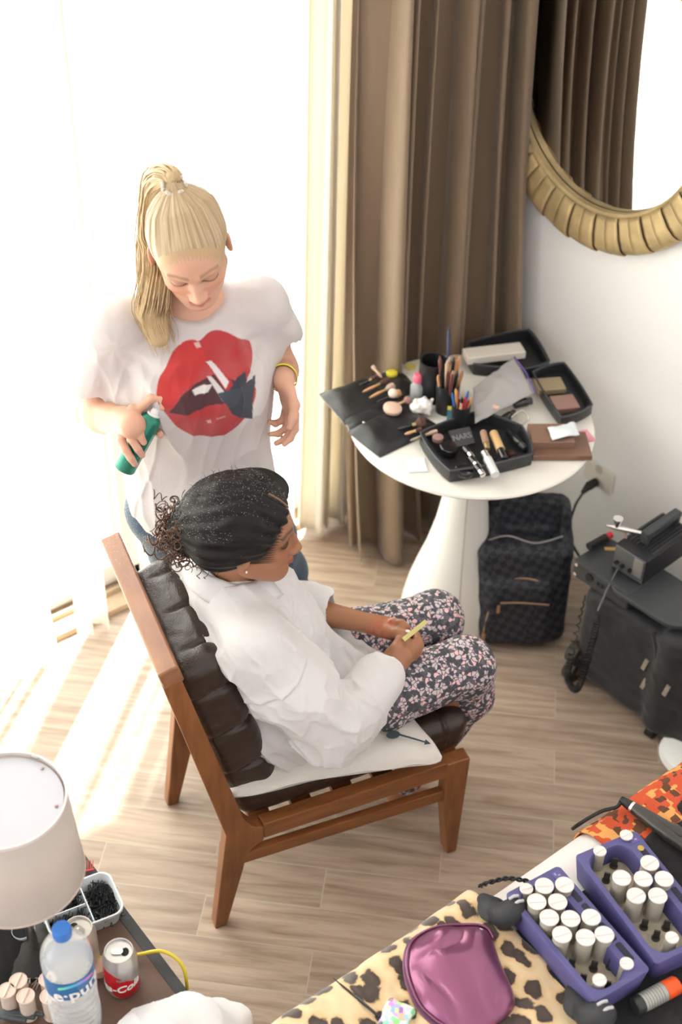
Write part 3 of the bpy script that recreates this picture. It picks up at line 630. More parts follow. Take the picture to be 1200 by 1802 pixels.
def finger(f, base, dirs, lens, rs, k=.006):
    p = np.array(base, float); pts = [p]
    for d, l in zip(dirs, lens): p = p + nrm(d)*l; pts.append(p)
    f.chain(pts, rs, k=k); return pts
def bend(d, ax, angs):       # successive phalanx directions curling about ax
    out = []; a = 0
    for q in angs: a += q; out.append(rotm(ax, a) @ np.array(d, float))
    return out

# ---------------------------------------------------------------- standing hairdresser
HR = np.array([[-.8593, .4916, -.1411], [-.4296, -.8435, -.3224], [-.2776, -.2164, .936]]).T
HR = HR @ rotm((1, 0, 0), -.10); HT = V3(1.3006, 2.1298, 1.5555)
fS = V3(-.445, -.895, 0); lS = V3(.895, -.445, 0)        # facing, her left (right in the picture)
pel = V3(1.345, 2.20, .90); che = V3(1.335, 2.19, 1.20); nb = V3(1.338, 2.205, 1.405)
shL = V3(1.478, 2.150, 1.355); shR = V3(1.196, 2.262, 1.350)
elL = V3(1.590, 2.235, 1.105); wrL = V3(1.482, 2.063, 1.205); elR = V3(1.157, 2.350, 1.095); wrR = V3(1.134, 2.122, 1.195)
tS = thing('person', 'standing person with a blonde ponytail, white lips-print T-shirt and jeans, holding a spray can', 'person', (1.34, 2.22, 0))
f = F(); f.cone(pel, che, .10, .105, k=.05); f.cone(che, nb, .10, .05, k=.06); f.cone(shR, shL, .045, k=.05)
head_ops(f, HR, HT); hb = HT + HR @ V3(0, -.03, -.05)
f.cone(nb, hb, .050, .047, k=.03)
for a, b, c_, e in ((shL, elL, wrL, 1), (shR, elR, wrR, -1)):
    m1 = a*.5 + b*.5 + V3(0, 0, 0); m2 = b*.72 + c_*.28
    f.chain([a, m1, b, m2, c_], [.050, .046, .037, .040, .0245], k=.02)
kL = V3(1.565, 2.20, .50); kR = V3(1.36, 2.24, .50); aL = V3(1.655, 2.19, .09); aR = V3(1.46, 2.36, .09)
for hp, kn, an in ((pel + lS*.085 - V3(0, 0, .05), kL, aL), (pel - lS*.085 - V3(0, 0, .05), kR, aR)):
    f.chain([hp, kn, an], [.08, .048, .032], k=.03); f.cone(an - V3(0, 0, .05), an + fS*.15 - V3(0, 0, .065), .033, .022, k=.03)
# her left hand: relaxed, fingers drooping towards the camera
hd = nrm(P(512, 726, 1.13) - wrL); pn = V3(-.78, .625, 0) + .55*V3(-.52, -.85, .1); ax_ = nrm(np.cross(hd, pn)); pn = nrm(np.cross(ax_, hd)); tcam = nrm(CAMP - wrL); sg = 1 if ax_ @ tcam > 0 else -1
f.ell(wrL + hd*.048, V3(.031, .015, .044), np.array([ax_, pn, hd]).T, .014)
for o_, ln, cu in ((.024, .92, .42), (.008, 1.0, .55), (-.008, .95, .68), (-.023, .76, .80)):
    b0 = wrL + hd*(.082 - abs(o_-.004)*.35) + ax_*o_*sg
    finger(f, b0, bend(hd, ax_, [cu*.6, cu*1.25, cu*.9]), [.038*ln, .025*ln, .020*ln], [.0088, .0082, .0074, .0062], k=.005)
finger(f, wrL + hd*.020 + ax_*sg*.022, [hd*.75 + ax_*sg*.75 + pn*.25, hd*.95 + ax_*sg*.25 + pn*.45, hd*.8 + pn*.6], [.036, .028, .022], [.012, .0102, .009, .0070], k=.012)
# her right hand wrapped round the can
canT = P(271, 727, 1.205); canB = P(218, 826, 1.085); cax = nrm(canT-canB); canR = .0235
vw = nrm(CAMP - canT); cxr = nrm(np.cross(cax, vw)); cvw = nrm(np.cross(cxr, cax))      # cxr across can (picture sense), cvw to camera
if cxr @ V3(.78, -.625, 0) < 0: cxr = -cxr
clen = np.linalg.norm(canT-canB)
def can(h, a, r): # around the can: a=0 faces the camera, +a towards picture right
    return canB + cax*h + r*(math.cos(a)*cvw + math.sin(a)*cxr)
hb_ = clen*.78
f.ell(can(clen*.66, -1.95, .043), V3(.017, .034, .028), np.array([cxr, cax, cvw]).T, .018)
f.cone(wrR, can(clen*.66, -1.95, .050), .0235, .022, k=.02)
for i, (h0, h1, a0_, aend) in enumerate([(.90, .60, -1.55, .30), (.69, .40, -1.55, .62), (.49, .235, -1.55, .45)]):
    pts = [can(clen*(h0 + (h1-h0)*q**1.2), a0_*(1-q) + aend*q, canR + .0095 + .011*(1-q)**2) for q in (0, .28, .55, .8, 1)]
    f.chain(pts, [.0105, .0097, .0090, .0084, .0070], k=.003)
ix = [can(clen*.80, -1.7, .040), canT + cax*.030 - cxr*.018 + cvw*.006, canT + cax*.038 + cvw*.004 - cxr*.002, canT + cax*.022 + cvw*.004 + cxr*.010]
f.chain(ix, [.0115, .0095, .0090, .0078], k=.006)
f.chain([can(clen*.62, -2.3, .042), can(clen*.66, 3.6, canR+.014), can(clen*.72, 2.3, canR+.010), can(clen*.74, 1.75, canR+.009)], [.014, .0115, .010, .0085], k=.008)
v, q = f.mesh(.0026)
skS = (.66, .375, .27); o = fast_obj('body', v, q, skin_mat('skin_fair'), tS)
col = face_paint(v, HR, HT, skS, (.62, .20, .19), (.30, .18, .11), (.05, .03, .03), hair=(.48, .33, .19), shadow=(.36, .19, .135))
vattr(o, col)
# ring, wrist band
obj('ring', G().tube([can(clen*.545, -1.15 + .0, canR+.0125) + .0098*(math.cos(a)*cax + math.sin(a)*nrm(can(0, -1.15, 1)-can(0, -1.15, 0))) for a in np.linspace(0, 2*PI, 17)], .0016, 6), chrm, tS, world=True)
wd = nrm(wrL-elL); wx = nrm(np.cross(wd, (0, 0, 1))); wy = np.cross(wd, wx); wc = wrL - wd*.03
g = G(); rr = []
for dd in (-.008, .008):
    for r_ in ((.0305, .0325) if dd < 0 else (.0325, .0305)): rr.append([wc + wd*dd + r_*(math.cos(a)*wx + math.sin(a)*wy) for a in np.linspace(0, 2*PI, 32, endpoint=False)])
g.loft(rr + [rr[0]], cap=False); obj('wristband', g, M('yellow_band', (.85, .80, .02), .4), tS, world=True)

# T-shirt: loose body, wide short sleeves, open neck and cuffs
f = F(); bw2 = V3(0, 0, 1)
f.cone(pel + V3(0, 0, .0) + fS*.02, che + fS*.015, .135, .128, k=.06)
f.cone(pel + lS*.055, che + lS*.055, .115, .108, k=.05); f.cone(pel - lS*.055, che - lS*.055, .115, .108, k=.05)
f.ell(pel + fS*.03 - V3(0, 0, .0), V3(.165, .135, .12), np.array([lS, -fS, (0, 0, 1)]).T, .04)
f.ell(che + fS*.055 + lS*.06 - V3(0, 0, .0), V3(.075, .07, .07), None, .05); f.ell(che + fS*.055 - lS*.06, V3(.075, .07, .07), None, .05)
f.cone(che, nb - V3(0, 0, .03), .115, .075, k=.07); f.cone(shR - V3(0, 0, .012), shL - V3(0, 0, .010), .060, k=.05)
cuL = shL*.52 + elL*.48 + V3(.008, -.004, 0); cuR = shR*.35 + elR*.65 + V3(-.006, 0, 0)
f.cone(shL - V3(0, 0, .005), cuL, .062, .063, k=.03); f.cone(shR - V3(0, 0, .005), cuR, .062, .067, k=.03)
f.cone(che + lS*.06, shL*.5+cuL*.5 - V3(0, 0, .03), .085, .05, k=.05); f.cone(che - lS*.06, shR*.5+cuR*.5 - V3(0, 0, .04), .085, .06, k=.05)
f.cone(cuL + nrm(elL-shL)*.0, cuL + nrm(elL-shL)*.16, .056, .08, k=.006, sub=True); f.cone(cuR, cuR + nrm(elR-shR)*.16, .060, .09, k=.006, sub=True)
f.ell(nb + fS*.050 + V3(0, 0, .050) + lS*.012, V3(.108, .100, .078), np.array([lS, -fS, (0, 0, 1)]).T @ rotm((1, 0, 0), .35), .010, sub=True)
f.box(pel - V3(0, 0, .15), (.4, .4, .10), .01, np.array([lS, fS, (0, 0, 1)]).T @ rotm((0, 1, 0), -.14), k=.008, sub=True)
cuts = (cuL, nrm(elL-shL)), (cuR, nrm(elR-shR))
def psh(p, d):
    q = (p - che); u = q @ lS; w_ = q @ fS; z = q[:, 2]
    def rg_(a, b_, c_, sd): return (1-np.abs(vnoise(np.stack([a, b_, c_], 1), 1, sd)))**3
    fo = .008*(.5-rg_(u*15+z*3, w_*15, z*4.5, 1)) + .0045*(.5-rg_(u*30-z*8, w_*28, z*9, 2)) + .004*vnoise(p, 9, 3)
    rs = np.sqrt((np.abs(u)-.17)**2 + (z-.13)**2); an_ = np.arctan2(z-.13, np.abs(u)-.17)
    fo += .006*np.sin(an_*9 + 3*vnoise(p, 8, 6))*np.exp(-((rs-.13)/.07)**2)
    return d + fo*np.clip(1.15 - np.clip(z-.06, 0, 1)/.11, .18, 1)
f.post = psh; v, q = f.mesh(.0028, margin=.01)
shm = cloth_mat('thin_white_jersey', (.72, .68, .69), .20, .04, bump=.12, col2=(.75, .7, .68))
N_, L_, b_ = nodes(shm); at = N_.new('ShaderNodeAttribute'); at.attribute_name = 'Col'; L_.new(at.outputs['Color'], b_.inputs['Base Color'])
for n_ in N_:
    if n_.type == 'BSDF_TRANSLUCENT': L_.new(at.outputs['Color'], n_.inputs[0])
sh = fast_obj('t_shirt', v, q, shm, tS)
# printed lips and lipstick on the chest, drawn in the shirt's own front plane
FP = che + fS*.125
def fpl(u, v_):
    r = ray(u, v_); p = CAMP + r*(((FP-CAMP) @ fS)/(r @ fS)); return ((p-che) @ lS, p[2]-che[2])
def poly_px(pts): return np.array([fpl(130 + x*.3583, 280 + y*.3583) for x, y in pts])
def inpoly(s_, t_, pg):
    k = len(pg); ins = np.zeros(len(s_), bool); dm = np.full(len(s_), 9.)
    for i in range(k):
        (x0, y0), (x1, y1) = pg[i], pg[(i+1) % k]; cnd = ((y0 > t_) != (y1 > t_)); xi = (x1-x0)*(t_-y0)/(y1-y0+1e-12)+x0; ins ^= cnd & (s_ < xi)
        dx, dy = x1-x0, y1-y0; h = np.clip(((s_-x0)*dx+(t_-y0)*dy)/(dx*dx+dy*dy+1e-12), 0, 1); dm = np.minimum(dm, np.hypot(s_-x0-h*dx, t_-y0-h*dy))
    sd = np.where(ins, dm, -dm); return np.clip(sd/.0022+.5, 0, 1)
qq = v - che; S_, T_, Wf = qq @ lS, qq[:, 2], qq @ fS; nr_ = Wf > .02
c = np.tile(V3(.72, .675, .685), (len(v), 1))
shapes = [([(405, 1165), (440, 1080), (500, 1000), (560, 955), (620, 950), (690, 915), (760, 925), (830, 960), (893, 1000), (890, 1060), (850, 1110), (900, 1150), (870, 1220), (800, 1290), (720, 1332), (620, 1330), (520, 1300), (455, 1240)], (.50, .030, .035)),
 ([(405, 1165), (440, 1080), (500, 1000), (560, 955), (620, 950), (650, 1010), (600, 1090), (520, 1140), (460, 1200)], (.60, .045, .045)),
 ([(460, 1225), (520, 1150), (600, 1105), (700, 1060), (800, 1085), (860, 1100), (780, 1150), (660, 1180), (560, 1215)], (.085, .03, .04)),
 ([(580, 1128), (640, 1104), (680, 1100), (655, 1128), (590, 1146)], (.78, .74, .75)),
 ([(655, 1020), (680, 1015), (775, 1085), (790, 1130), (745, 1120), (700, 1075)], (.55, .04, .045)),
 ([(655, 1020), (680, 1018), (760, 1085), (740, 1108), (700, 1068)], (.80, .76, .78)),
 ([(655, 1075), (675, 1072), (780, 1155), (770, 1178), (720, 1150)], (.72, .68, .70)),
 ([(740, 1130), (800, 1075), (850, 1065), (850, 1110), (905, 1110), (880, 1190), (875, 1270), (820, 1255), (770, 1220), (745, 1175)], (.035, .045, .07)),
 ([(700, 1130), (740, 1115), (830, 1110), (800, 1180), (760, 1190)], (.06, .07, .10)),
 ([(600, 958), (625, 950), (635, 965), (612, 972)], (.75, .5, .52)), ([(645, 1250), (665, 1245), (668, 1262), (650, 1266)], (.75, .45, .45)), ([(690, 1232), (735, 1222), (735, 1232), (692, 1242)], (.70, .25, .27))]
for pg, cc in shapes:
    pp_ = poly_px(pg); pp_ = spline(pp_, 5, True) if len(pg) > 6 and cc[0] > .2 else pp_
    m_ = inpoly(S_, T_, pp_)*nr_*(1 if cc[0] < .2 or cc[1] > .2 else .95 + .05*vnoise(v, 30, 2)); c = c*(1-m_[:, None]) + np.array(cc)*m_[:, None]
vattr(sh, c)
# neckline binding + bra strap
# jeans
f = F(); dn = M('denim', (.030, .065, .115), .75, bump=.3, bscale=500, var=.25, vscale=18, sheen=.2)
f.ell(pel - V3(0, 0, .05), V3(.152, .118, .11), np.array([lS, -fS, (0, 0, 1)]).T, .03)
for hp, kn, an in ((pel + lS*.085 - V3(0, 0, .07), kL, aL), (pel - lS*.085 - V3(0, 0, .07), kR, aR)):
    f.chain([hp, hp*.5+kn*.5, kn, kn*.6+an*.4, an], [.098, .083, .066, .064, .050], k=.03)
f.box(V3(1.4, 2.2, .0), (.5, .5, .055), .004, k=.005, sub=True)
f.post = lambda p, d: d + .004*vnoise(p, 14, 3)*(p[:, 2] < .8) + .002*np.sin(p[:, 2]*90 + 6*vnoise(p, 8, 1))
v, q = f.mesh(.005); fast_obj('jeans', v, q, dn, tS)
g = M('shoe_white', (.7, .7, .7), .5)
for an in (aL, aR):
    f = F(); f.cone(an - V3(0, 0, .045), an + fS*.15 - V3(0, 0, .058), .042, .030, k=.02); f.box(an - V3(0, 0, -.0+.09+.02), (.3, .3, .02), .002, k=.003, sub=True)
    v, q = f.mesh(.005); fast_obj('shoe', v, q, g, tS)

# hair of the standing woman: cap swept up to a high ponytail, tail falling over her right shoulder
def hair_mat(name, c1, c2, rough=.35, speck=0):
    m = M(name, c1, rough, spec=.6); N, L, b = nodes(m); at = N.new('ShaderNodeAttribute'); at.attribute_name = 'strand'; mp = N.new('ShaderNodeMapping'); mp.inputs['Scale'].default_value = (60, 2.2, 1); L.new(at.outputs['Vector'], mp.inputs[0])
    n = N.new('ShaderNodeTexNoise'); n.inputs['Scale'].default_value = 1; n.inputs['Detail'].default_value = 6; n.inputs['Roughness'].default_value = .7; L.new(mp.outputs[0], n.inputs['Vector'])
    r = N.new('ShaderNodeValToRGB'); r.color_ramp.elements[0].position = .34; r.color_ramp.elements[1].position = .66; r.color_ramp.elements[0].color = (*c2, 1); r.color_ramp.elements[1].color = (*c1, 1); L.new(n.outputs['Fac'], r.inputs[0]); L.new(r.outputs[0], b.inputs['Base Color'])
    bp = N.new('ShaderNodeBump'); bp.inputs['Strength'].default_value = .55; bp.inputs['Distance'].default_value = .003; L.new(n.outputs['Fac'], bp.inputs['Height']); L.new(bp.outputs[0], b.inputs['Normal'])
    return m
def strand_attr(o, v, R, t, tie, s=1.):
    """azimuth around the tie and distance from it: strands run towards the tie"""
    ax = nrm(tie - t); x = nrm(np.cross(ax, R[:, 1])); y = np.cross(ax, x); q = v - t; az = np.arctan2(q @ y, q @ x)
    vattr(o, np.stack([np.cos(az)*.5+az*0, np.sin(az)*.5, np.linalg.norm(v-tie, axis=1)*0+.0], 1)*[1, 1, 1], 'strand2')
    a = np.stack([az/(2*PI)*2.2, np.linalg.norm(v-tie, axis=1)*2, np.zeros(len(v))], 1); vattr(o, a, 'strand')
tie = HT + HR @ V3(.004, -.052, .118)
f = F(); f.ell(HT + HR @ V3(0, -.012, .035), V3(.0785, .0965, .0870), HR, .01)
f.cone(HT + HR @ V3(0, -.03, .09), tie, .052, .018, k=.035)
f.ell(HT + HR @ V3(0, .132, -.026), V3(.082, .088, .116), HR, .030, sub=True)       # open face
f.box(HT + HR @ V3(0, .085, -.080), (.12, .080, .070), .02, HR, k=.012, sub=True)
for e in (-1, 1): f.ell(HT + HR @ V3(.084*e, .015, -.045), V3(.03, .040, .055), HR, .01, sub=True)
f.box(HT + HR @ V3(0, -.05, -.115), (.15, .15, .05), .02, HR @ rotm((1, 0, 0), .25), k=.02, sub=True)
def ph(p, d):
    ax = nrm(tie - HT); x = nrm(np.cross(ax, HR[:, 1])); y = np.cross(ax, x); q = p - HT; az = np.arctan2(q @ y, q @ x)
    fd = np.clip((.075 - (p-HT) @ HR[:, 1])/.05, .1, 1); return d + fd*(.0008*np.sin(az*46 + 2*vnoise(p, 12, 1)) + .0013*np.sin(az*17 + 3*vnoise(p, 9, 2)))
f.post = ph; v, q = f.mesh(.0024); blond = hair_mat('blonde_hair', (.66, .50, .31), (.26, .17, .09), .38)
ho = fast_obj('hair', v, q, blond, tS); strand_attr(ho, v, HR, HT, tie)
def lock(g, path, n, spread, r, seed, tip=.25, rough=.3, nn=26, root=.3):
    rg = np.random.default_rng(seed); p = spline(path, 8); k = len(p); idx = np.linspace(0, k-1, nn); P0 = np.array([p[int(i)] for i in idx]); u = np.linspace(0, 1, nn)
    t_ = np.gradient(P0, axis=0); t_ /= np.linalg.norm(t_, axis=1)[:, None]
    sp = np.array([np.interp(x, np.linspace(0, 1, len(spread)), spread) for x in u])
    for i in range(n):
        a = rg.uniform(0, 2*PI); rr = math.sqrt(rg.uniform(0, 1)); ln = rg.uniform(.72, 1.0); w1, w2 = rg.uniform(0, 6, 2); f1 = rg.uniform(2, 5)
        pts = []
        for j in range(nn):
            x = nrm(np.cross(t_[j], V3(.2, .9, .37))); y = np.cross(t_[j], x); s_ = sp[j]*rr; wob = rough*sp[j]*math.sin(f1*u[j]*3+w1)*.35
            pts.append(P0[j] + s_*(math.cos(a)*x + math.sin(a)*y) + wob*(math.cos(w2)*x + math.sin(w2)*y))
        m = max(4, int(nn*ln)); rad = r*rg.uniform(.7, 1.4)*np.clip(np.minimum(1, (1-np.linspace(0, 1, m))*3+tip*.3), .1, 1)
        g.tube(pts[:m], rad, 4)
cR = HR[:, 0]; cU = HR[:, 2]; cF = HR[:, 1]
path = [tie, tie + cU*.006 - cF*.016, tie - cU*.012 - cF*.045 + cR*.016, HT + cR*.045 - cF*.120 + cU*.050, HT + cR*.072 - cF*.085 - cU*.045, P(272, 505, 1.46), P(268, 545, 1.41), P(280, 592, 1.36), P(292, 634, 1.325)]
g = G(); lock(g, path, 300, [.011, .018, .023, .030, .034, .036, .039, .036, .024], .0017, 5, rough=.6)
pt = obj('ponytail', g, M('blonde_tail', (.66, .49, .28), .4, col2=(.42, .29, .15), vscale=60), tS, world=True, ang=180)
f = F(); f.chain([path[i]*1.0 for i in range(len(path)-1)], [.009, .013, .018, .024, .027, .027, .028, .022][:len(path)-1], k=.02)
f.post = lambda p, d: d + .003*vnoise(p, 40, 1)
v, q = f.mesh(.0035); fast_obj('ponytail_core', v, q, M('blonde_core', (.50, .36, .20), .5, bump=.4, bscale=120, stretch=(8, 8, 1)), pt)
g = G(); rg = np.random.default_rng(2)
tx = nrm(np.cross(cU, V3(1, 0, 0))); ty = np.cross(cU, tx)
for i in range(46): a = i*2.4; g.sph(tie + cU*(-.006 + .022*((i*7) % 10)/10) + .0225*(math.cos(a)*tx + math.sin(a)*ty), .0045, 6)
obj('hair_tie', g, M('pearl_tie', (.62, .58, .52), .3), tS, world=True)
nk = G()
# spray can
cg = M('green_can', (.035, .23, .165), .28, .45, var=.25, vscale=12); cg2 = M('green_cap_label', (.30, .52, .46), .4, .2)
tC = thing('spray_can', 'green hairspray can held in the standing person\'s hand, nozzle to the right', 'spray can', canB)
Bc = basis(cax); obj('can_body', G().lathe([(canR-.002, 0), (canR, .003), (canR, clen*.86), (canR-.003, clen*.92), (canR-.009, clen*.97), (canR-.011, clen*.985)], canB, Bc, 40), cg, tC, world=True)
obj('spray_head', G().lathe([(.0145, clen*.965), (.0150, clen*.985), (.0135, clen*1.0), (.0095, clen*1.005), (.0085, clen*1.07), (.006, clen*1.085)], canB, Bc, 28), M('nozzle_white', (.80, .80, .80), .35), tC, world=True)
g = G(); rows = []
for h_ in np.linspace(clen*.12, clen*.72, 12): rows.append([canB + cax*h_ + (canR+.0006)*(math.cos(a)*cvw + math.sin(a)*cxr) for a in np.linspace(.95, 1.15, 4)])
g.grid(np.array(rows)); obj('label_stripe', g, cg2, tC, world=True)
# ---------------------------------------------------------------- seated woman
TRm = np.array([[-.6164, -.7874, -.004], [.7805, -.6117, .129], [-.104, .0764, .9916]]).T
TRm = TRm @ rotm((1, 0, 0), -.14); TT = V3(1.2180, 1.8264, 1.0624)
tT = thing('person', 'seated person with dark pinned-up hair, loose white shirt and floral leggings, holding a nail file', 'person', ch(.22, .2, .44))
skT = (.36, .165, .09)
f = F(); f.cone(ch(.22, .2, .52), ch(.15, .21, .76), .11, .11, k=.05); f.cone(ch(.15, .21, .76), ch(.125, .215, .90), .10, .055, k=.06)
sN = ch(.12, .055, .86); sF = ch(.13, .37, .86); f.cone(sN, sF, .043, k=.05)
f.cone(ch(.120, .21, .91), TT + TRm @ V3(0, -.03, -.05), .048, .044, k=.03); head_ops(f, TRm, TT)
eN = ch(.27, -.015, .615); wN = P(688, 1180, .645); eF = ch(.24, .39, .66); wF = P(648, 1097, .665)
for a, b, c_ in ((sN, eN, wN), (sF, eF, wF)):
    f.chain([a, a*.5+b*.5, b, b*.7+c_*.3, c_], [.046, .042, .034, .037, .0225], k=.02)
for b_, kb, an in ((.12, .12, (.54, .17, .09)), (.29, .29, (.55, .29, .09))):
    f.chain([ch(.22, b_, .51), ch(.665, kb, .545), ch(*an)], [.085, .052, .032], k=.03); f.cone(ch(an[0], an[1], .06), ch(an[0]+.085, an[1], .022), .032, .020, k=.03)
# near (right) hand: fist pinching the file, knuckles up
z_ = .655
kn = P(716, 1146, z_); 
f.ell(P(702, 1154, .648), V3(.040, .030, .024), basis(V3(0, 0, 1)) if False else np.array([nrm(kn-wN), nrm(np.cross((0, 0, 1), nrm(kn-wN))), (0, 0, 1)]).T, .02)
f.cone(wN, P(700, 1158, .648), .022, .026, k=.02)
for pts in ([(722, 1134, .668), (736, 1128, .664), (733, 1119, .650), (720, 1118, .645)],
            [(725, 1142, .662), (738, 1137, .652), (734, 1128, .636), (722, 1126, .634)],
            [(723, 1150, .652), (734, 1147, .640), (729, 1138, .624), (718, 1136, .624)],
            [(717, 1157, .642), (727, 1155, .630), (722, 1147, .616), (712, 1144, .618)]):
    f.chain([P(704, 1150, .652)] + [P(*q) for q in pts], [.014, .0105, .0095, .0088, .0072], k=.007)
f.chain([P(694, 1160, .660), P(697, 1141, .676), P(704, 1128, .682), P(712, 1120, .682)], [.014, .0115, .010, .0078], k=.012)
# far (left) hand: fingers reaching to the file, palm turned down
f.ell(P(675, 1102, .665), V3(.043, .030, .018), np.array([nrm(P(700, 1108, .665)-wF), nrm(np.cross((0, 0, 1), nrm(P(700, 1108, .665)-wF))), (0, 0, 1)]).T, .018)
for pts in ([(693, 1096, .680), (706, 1097, .688), (717, 1104, .684)],
            [(694, 1104, .664), (709, 1106, .660), (722, 1114, .652), (728, 1124, .640)],
            [(692, 1112, .650), (706, 1117, .640), (714, 1126, .628)],
            [(686, 1117, .642), (698, 1124, .630), (704, 1132, .620)]):
    f.chain([P(678, 1103, .664)] + [P(*q) for q in pts], [.014, .0105, .0092, .0078, .0068][:len(pts)+1], k=.007)
f.chain([P(664, 1108, .655), P(684, 1113, .668), P(701, 1113, .684), P(714, 1113, .690)], [.014, .012, .0102, .0078], k=.012)
v, q = f.mesh(.0024); o = fast_obj('body', v, q, skin_mat('skin_brown', .4), tT)
col = face_paint(v, TRm, TT, skT, (.36, .09, .075), (.03, .018, .015), (.010, .008, .008), shadow=(.018, .010, .011), hair=(.02, .013, .012))
hen = np.exp(-(np.linalg.norm(v - P(672, 1116, .648), axis=1)/.030)**2) + .8*np.exp(-(np.linalg.norm(v - P(733, 1122, .65), axis=1)/.016)**2) + .5*np.exp(-(np.linalg.norm(v - P(690, 1094, .685), axis=1)/.015)**2)
hen = np.clip(hen*1.3, 0, 1)[:, None]*(.55+.45*np.sign(vnoise(v, 160, 3))[:, None]); col = col*(1-.9*np.clip(hen, 0, 1)) + V3(.50, .025, .012)*.9*np.clip(hen, 0, 1); vattr(o, col)
nw = M('white_nail', (.85, .82, .80), .25)
for a, b in ((P(716, 1111, .697), P(720, 1110.5, .694)),): obj('fingernail', G().sph((a+b)/2, (.0078, .0055, .003), 12, R=np.array([nrm(b-a), nrm(np.cross((0, 0, 1), b-a)), (0, 0, 1)]).T), nw, tT, world=True)
es = TT + TRm @ V3(.084, .004, -.036)
obj('earring', G().sph(es, .0026, 10).sph(es + V3(-.002, -.003, .006), .0022, 10), chrm, tT, world=True)
# nail file
n0 = P(712, 1124, .697); n1 = P(748, 1095, .690)
c = obj('nail_file', G().box((n0+n1)/2, (.011, np.linalg.norm(n1-n0)+.01, .0016), np.array([nrm(np.cross(n1-n0, CAMP-n0)), nrm(n1-n0), nrm(np.cross(np.cross(n1-n0, CAMP-n0), n1-n0))]).T), M('file_yellow', (.62, .55, .22), .7, bump=.3, bscale=900), smooth=False, bevel=.0007); tag(c, 'pale yellow nail file held between the seated person\'s fingers', 'nail file')
# oversized shirt
f = F()
f.cone(ch(.235, .20, .53), ch(.165, .21, .74), .165, .15, k=.06)
f.cone(ch(.165, .21, .74), ch(.125, .215, .87), .15, .095, k=.07)
f.cone(sN + V3(0, 0, -.015), sF + V3(0, 0, -.015), .066, k=.05)
f.cone(ch(.10, .12, .86), ch(.115, .20, .905), .06, .07, k=.04); f.cone(ch(.10, .32, .86), ch(.115, .22, .905), .06, .07, k=.04)
f.ell(ch(.28, .18, .530), V3(.215, .175, .105), CR, .06)                          # skirt of the shirt over the lap
f.ell(ch(.36, .14, .54), V3(.150, .100, .085), CR, .04); f.ell(ch(.36, .28, .55), V3(.13, .09, .07), CR, .04)
f.chain([sN, ch(.19, .01, .745), eN + V3(0, 0, .0), ch(.33, .008, .625), ch(.385, .04, .640)], [.075, .082, .078, .066, .052], k=.03)
f.cone(ch(.362, .028, .636), ch(.408, .057, .649), .066, .062, k=.003)              # rolled cuff
f.chain([sF, ch(.19, .385, .76), eF, ch(.34, .325, .675)], [.07, .072, .066, .050], k=.03); f.cone(ch(.335, .328, .672), ch(.365, .305, .672), .052, .05, k=.006)
cn_ = nrm(wN - eN); f.cone(ch(.415, .062, .652), ch(.415, .062, .652) + cn_*.09, .046, .050, k=.004, sub=True)
cf_ = nrm(wF - eF); f.cone(ch(.372, .300, .672), ch(.372, .300, .672) + cf_*.09, .040, .044, k=.004, sub=True)
f.cone(ch(.118, .212, .945), ch(.155, .20, 1.06), .062, .10, k=.012, sub=True)      # open collar
f.cone(ch(.215, .20, .955), ch(.175, .205, .885), .035, .02, k=.012, sub=True)
sc2 = ch(.22, .2, .62)
def pt_(p, d):
    q = (p-CA); a = q @ CD; b = q @ CN; z = p[:, 2]
    def rg_(A, B, C, sd): return (1-np.abs(vnoise(np.stack([A, B, C], 1), 1, sd)))**3
    s1_ = a*.62 - z*.78; s2_ = a*.78 + z*.62                    # along / across the pull from shoulder to lap
    fo = .017*(.5-rg_(s1_*5, b*8, s2_*15, 11)) + .008*(.5-rg_(s1_*10+b*4, b*14, s2_*30, 12)) + .003*(.5-rg_(a*38, b*34, z*34, 13)) + .006*vnoise(p, 7, 14)
    fo += .005*np.sin(75*(a*.5 + z) + 3*vnoise(p, 7, 15))*np.exp(-((z-.52)/.05)**2)
    s_n = np.clip((.17-b)/.05, 0, 1); fo += s_n*np.clip((z-.64)/.04, 0, 1)*.0045*np.exp(-((z - (.772 + .74*(a-.12)))/.0050)**2)*(a > .08)
    fo -= s_n*.003*np.exp(-((z - (.782 + .74*(a-.12)))/.008)**2)*(a > .08)*np.clip((z-.64)/.04, 0, 1)
    dc = np.minimum(np.linalg.norm(p-ch(.40, .05, .647), axis=1), np.linalg.norm(p-ch(.36, .31, .672), axis=1)); at_ = np.clip((dc-.045)/.06, .15, 1)*np.clip((.93-z)/.06, .2, 1)
    return d + fo*at_
f.post = pt_
f.box(ch(.25, .2, .330), (.5, .5, .112), .01, CR, k=.01, sub=True)
v, q = f.mesh(.003, margin=.012)
cot = cloth_mat('white_cotton', (.76, .74, .755), .15, 0, bump=.10, col2=(.78, .75, .74)); cot2 = cot
sh2 = fast_obj('shirt', v, q, cot, tT)
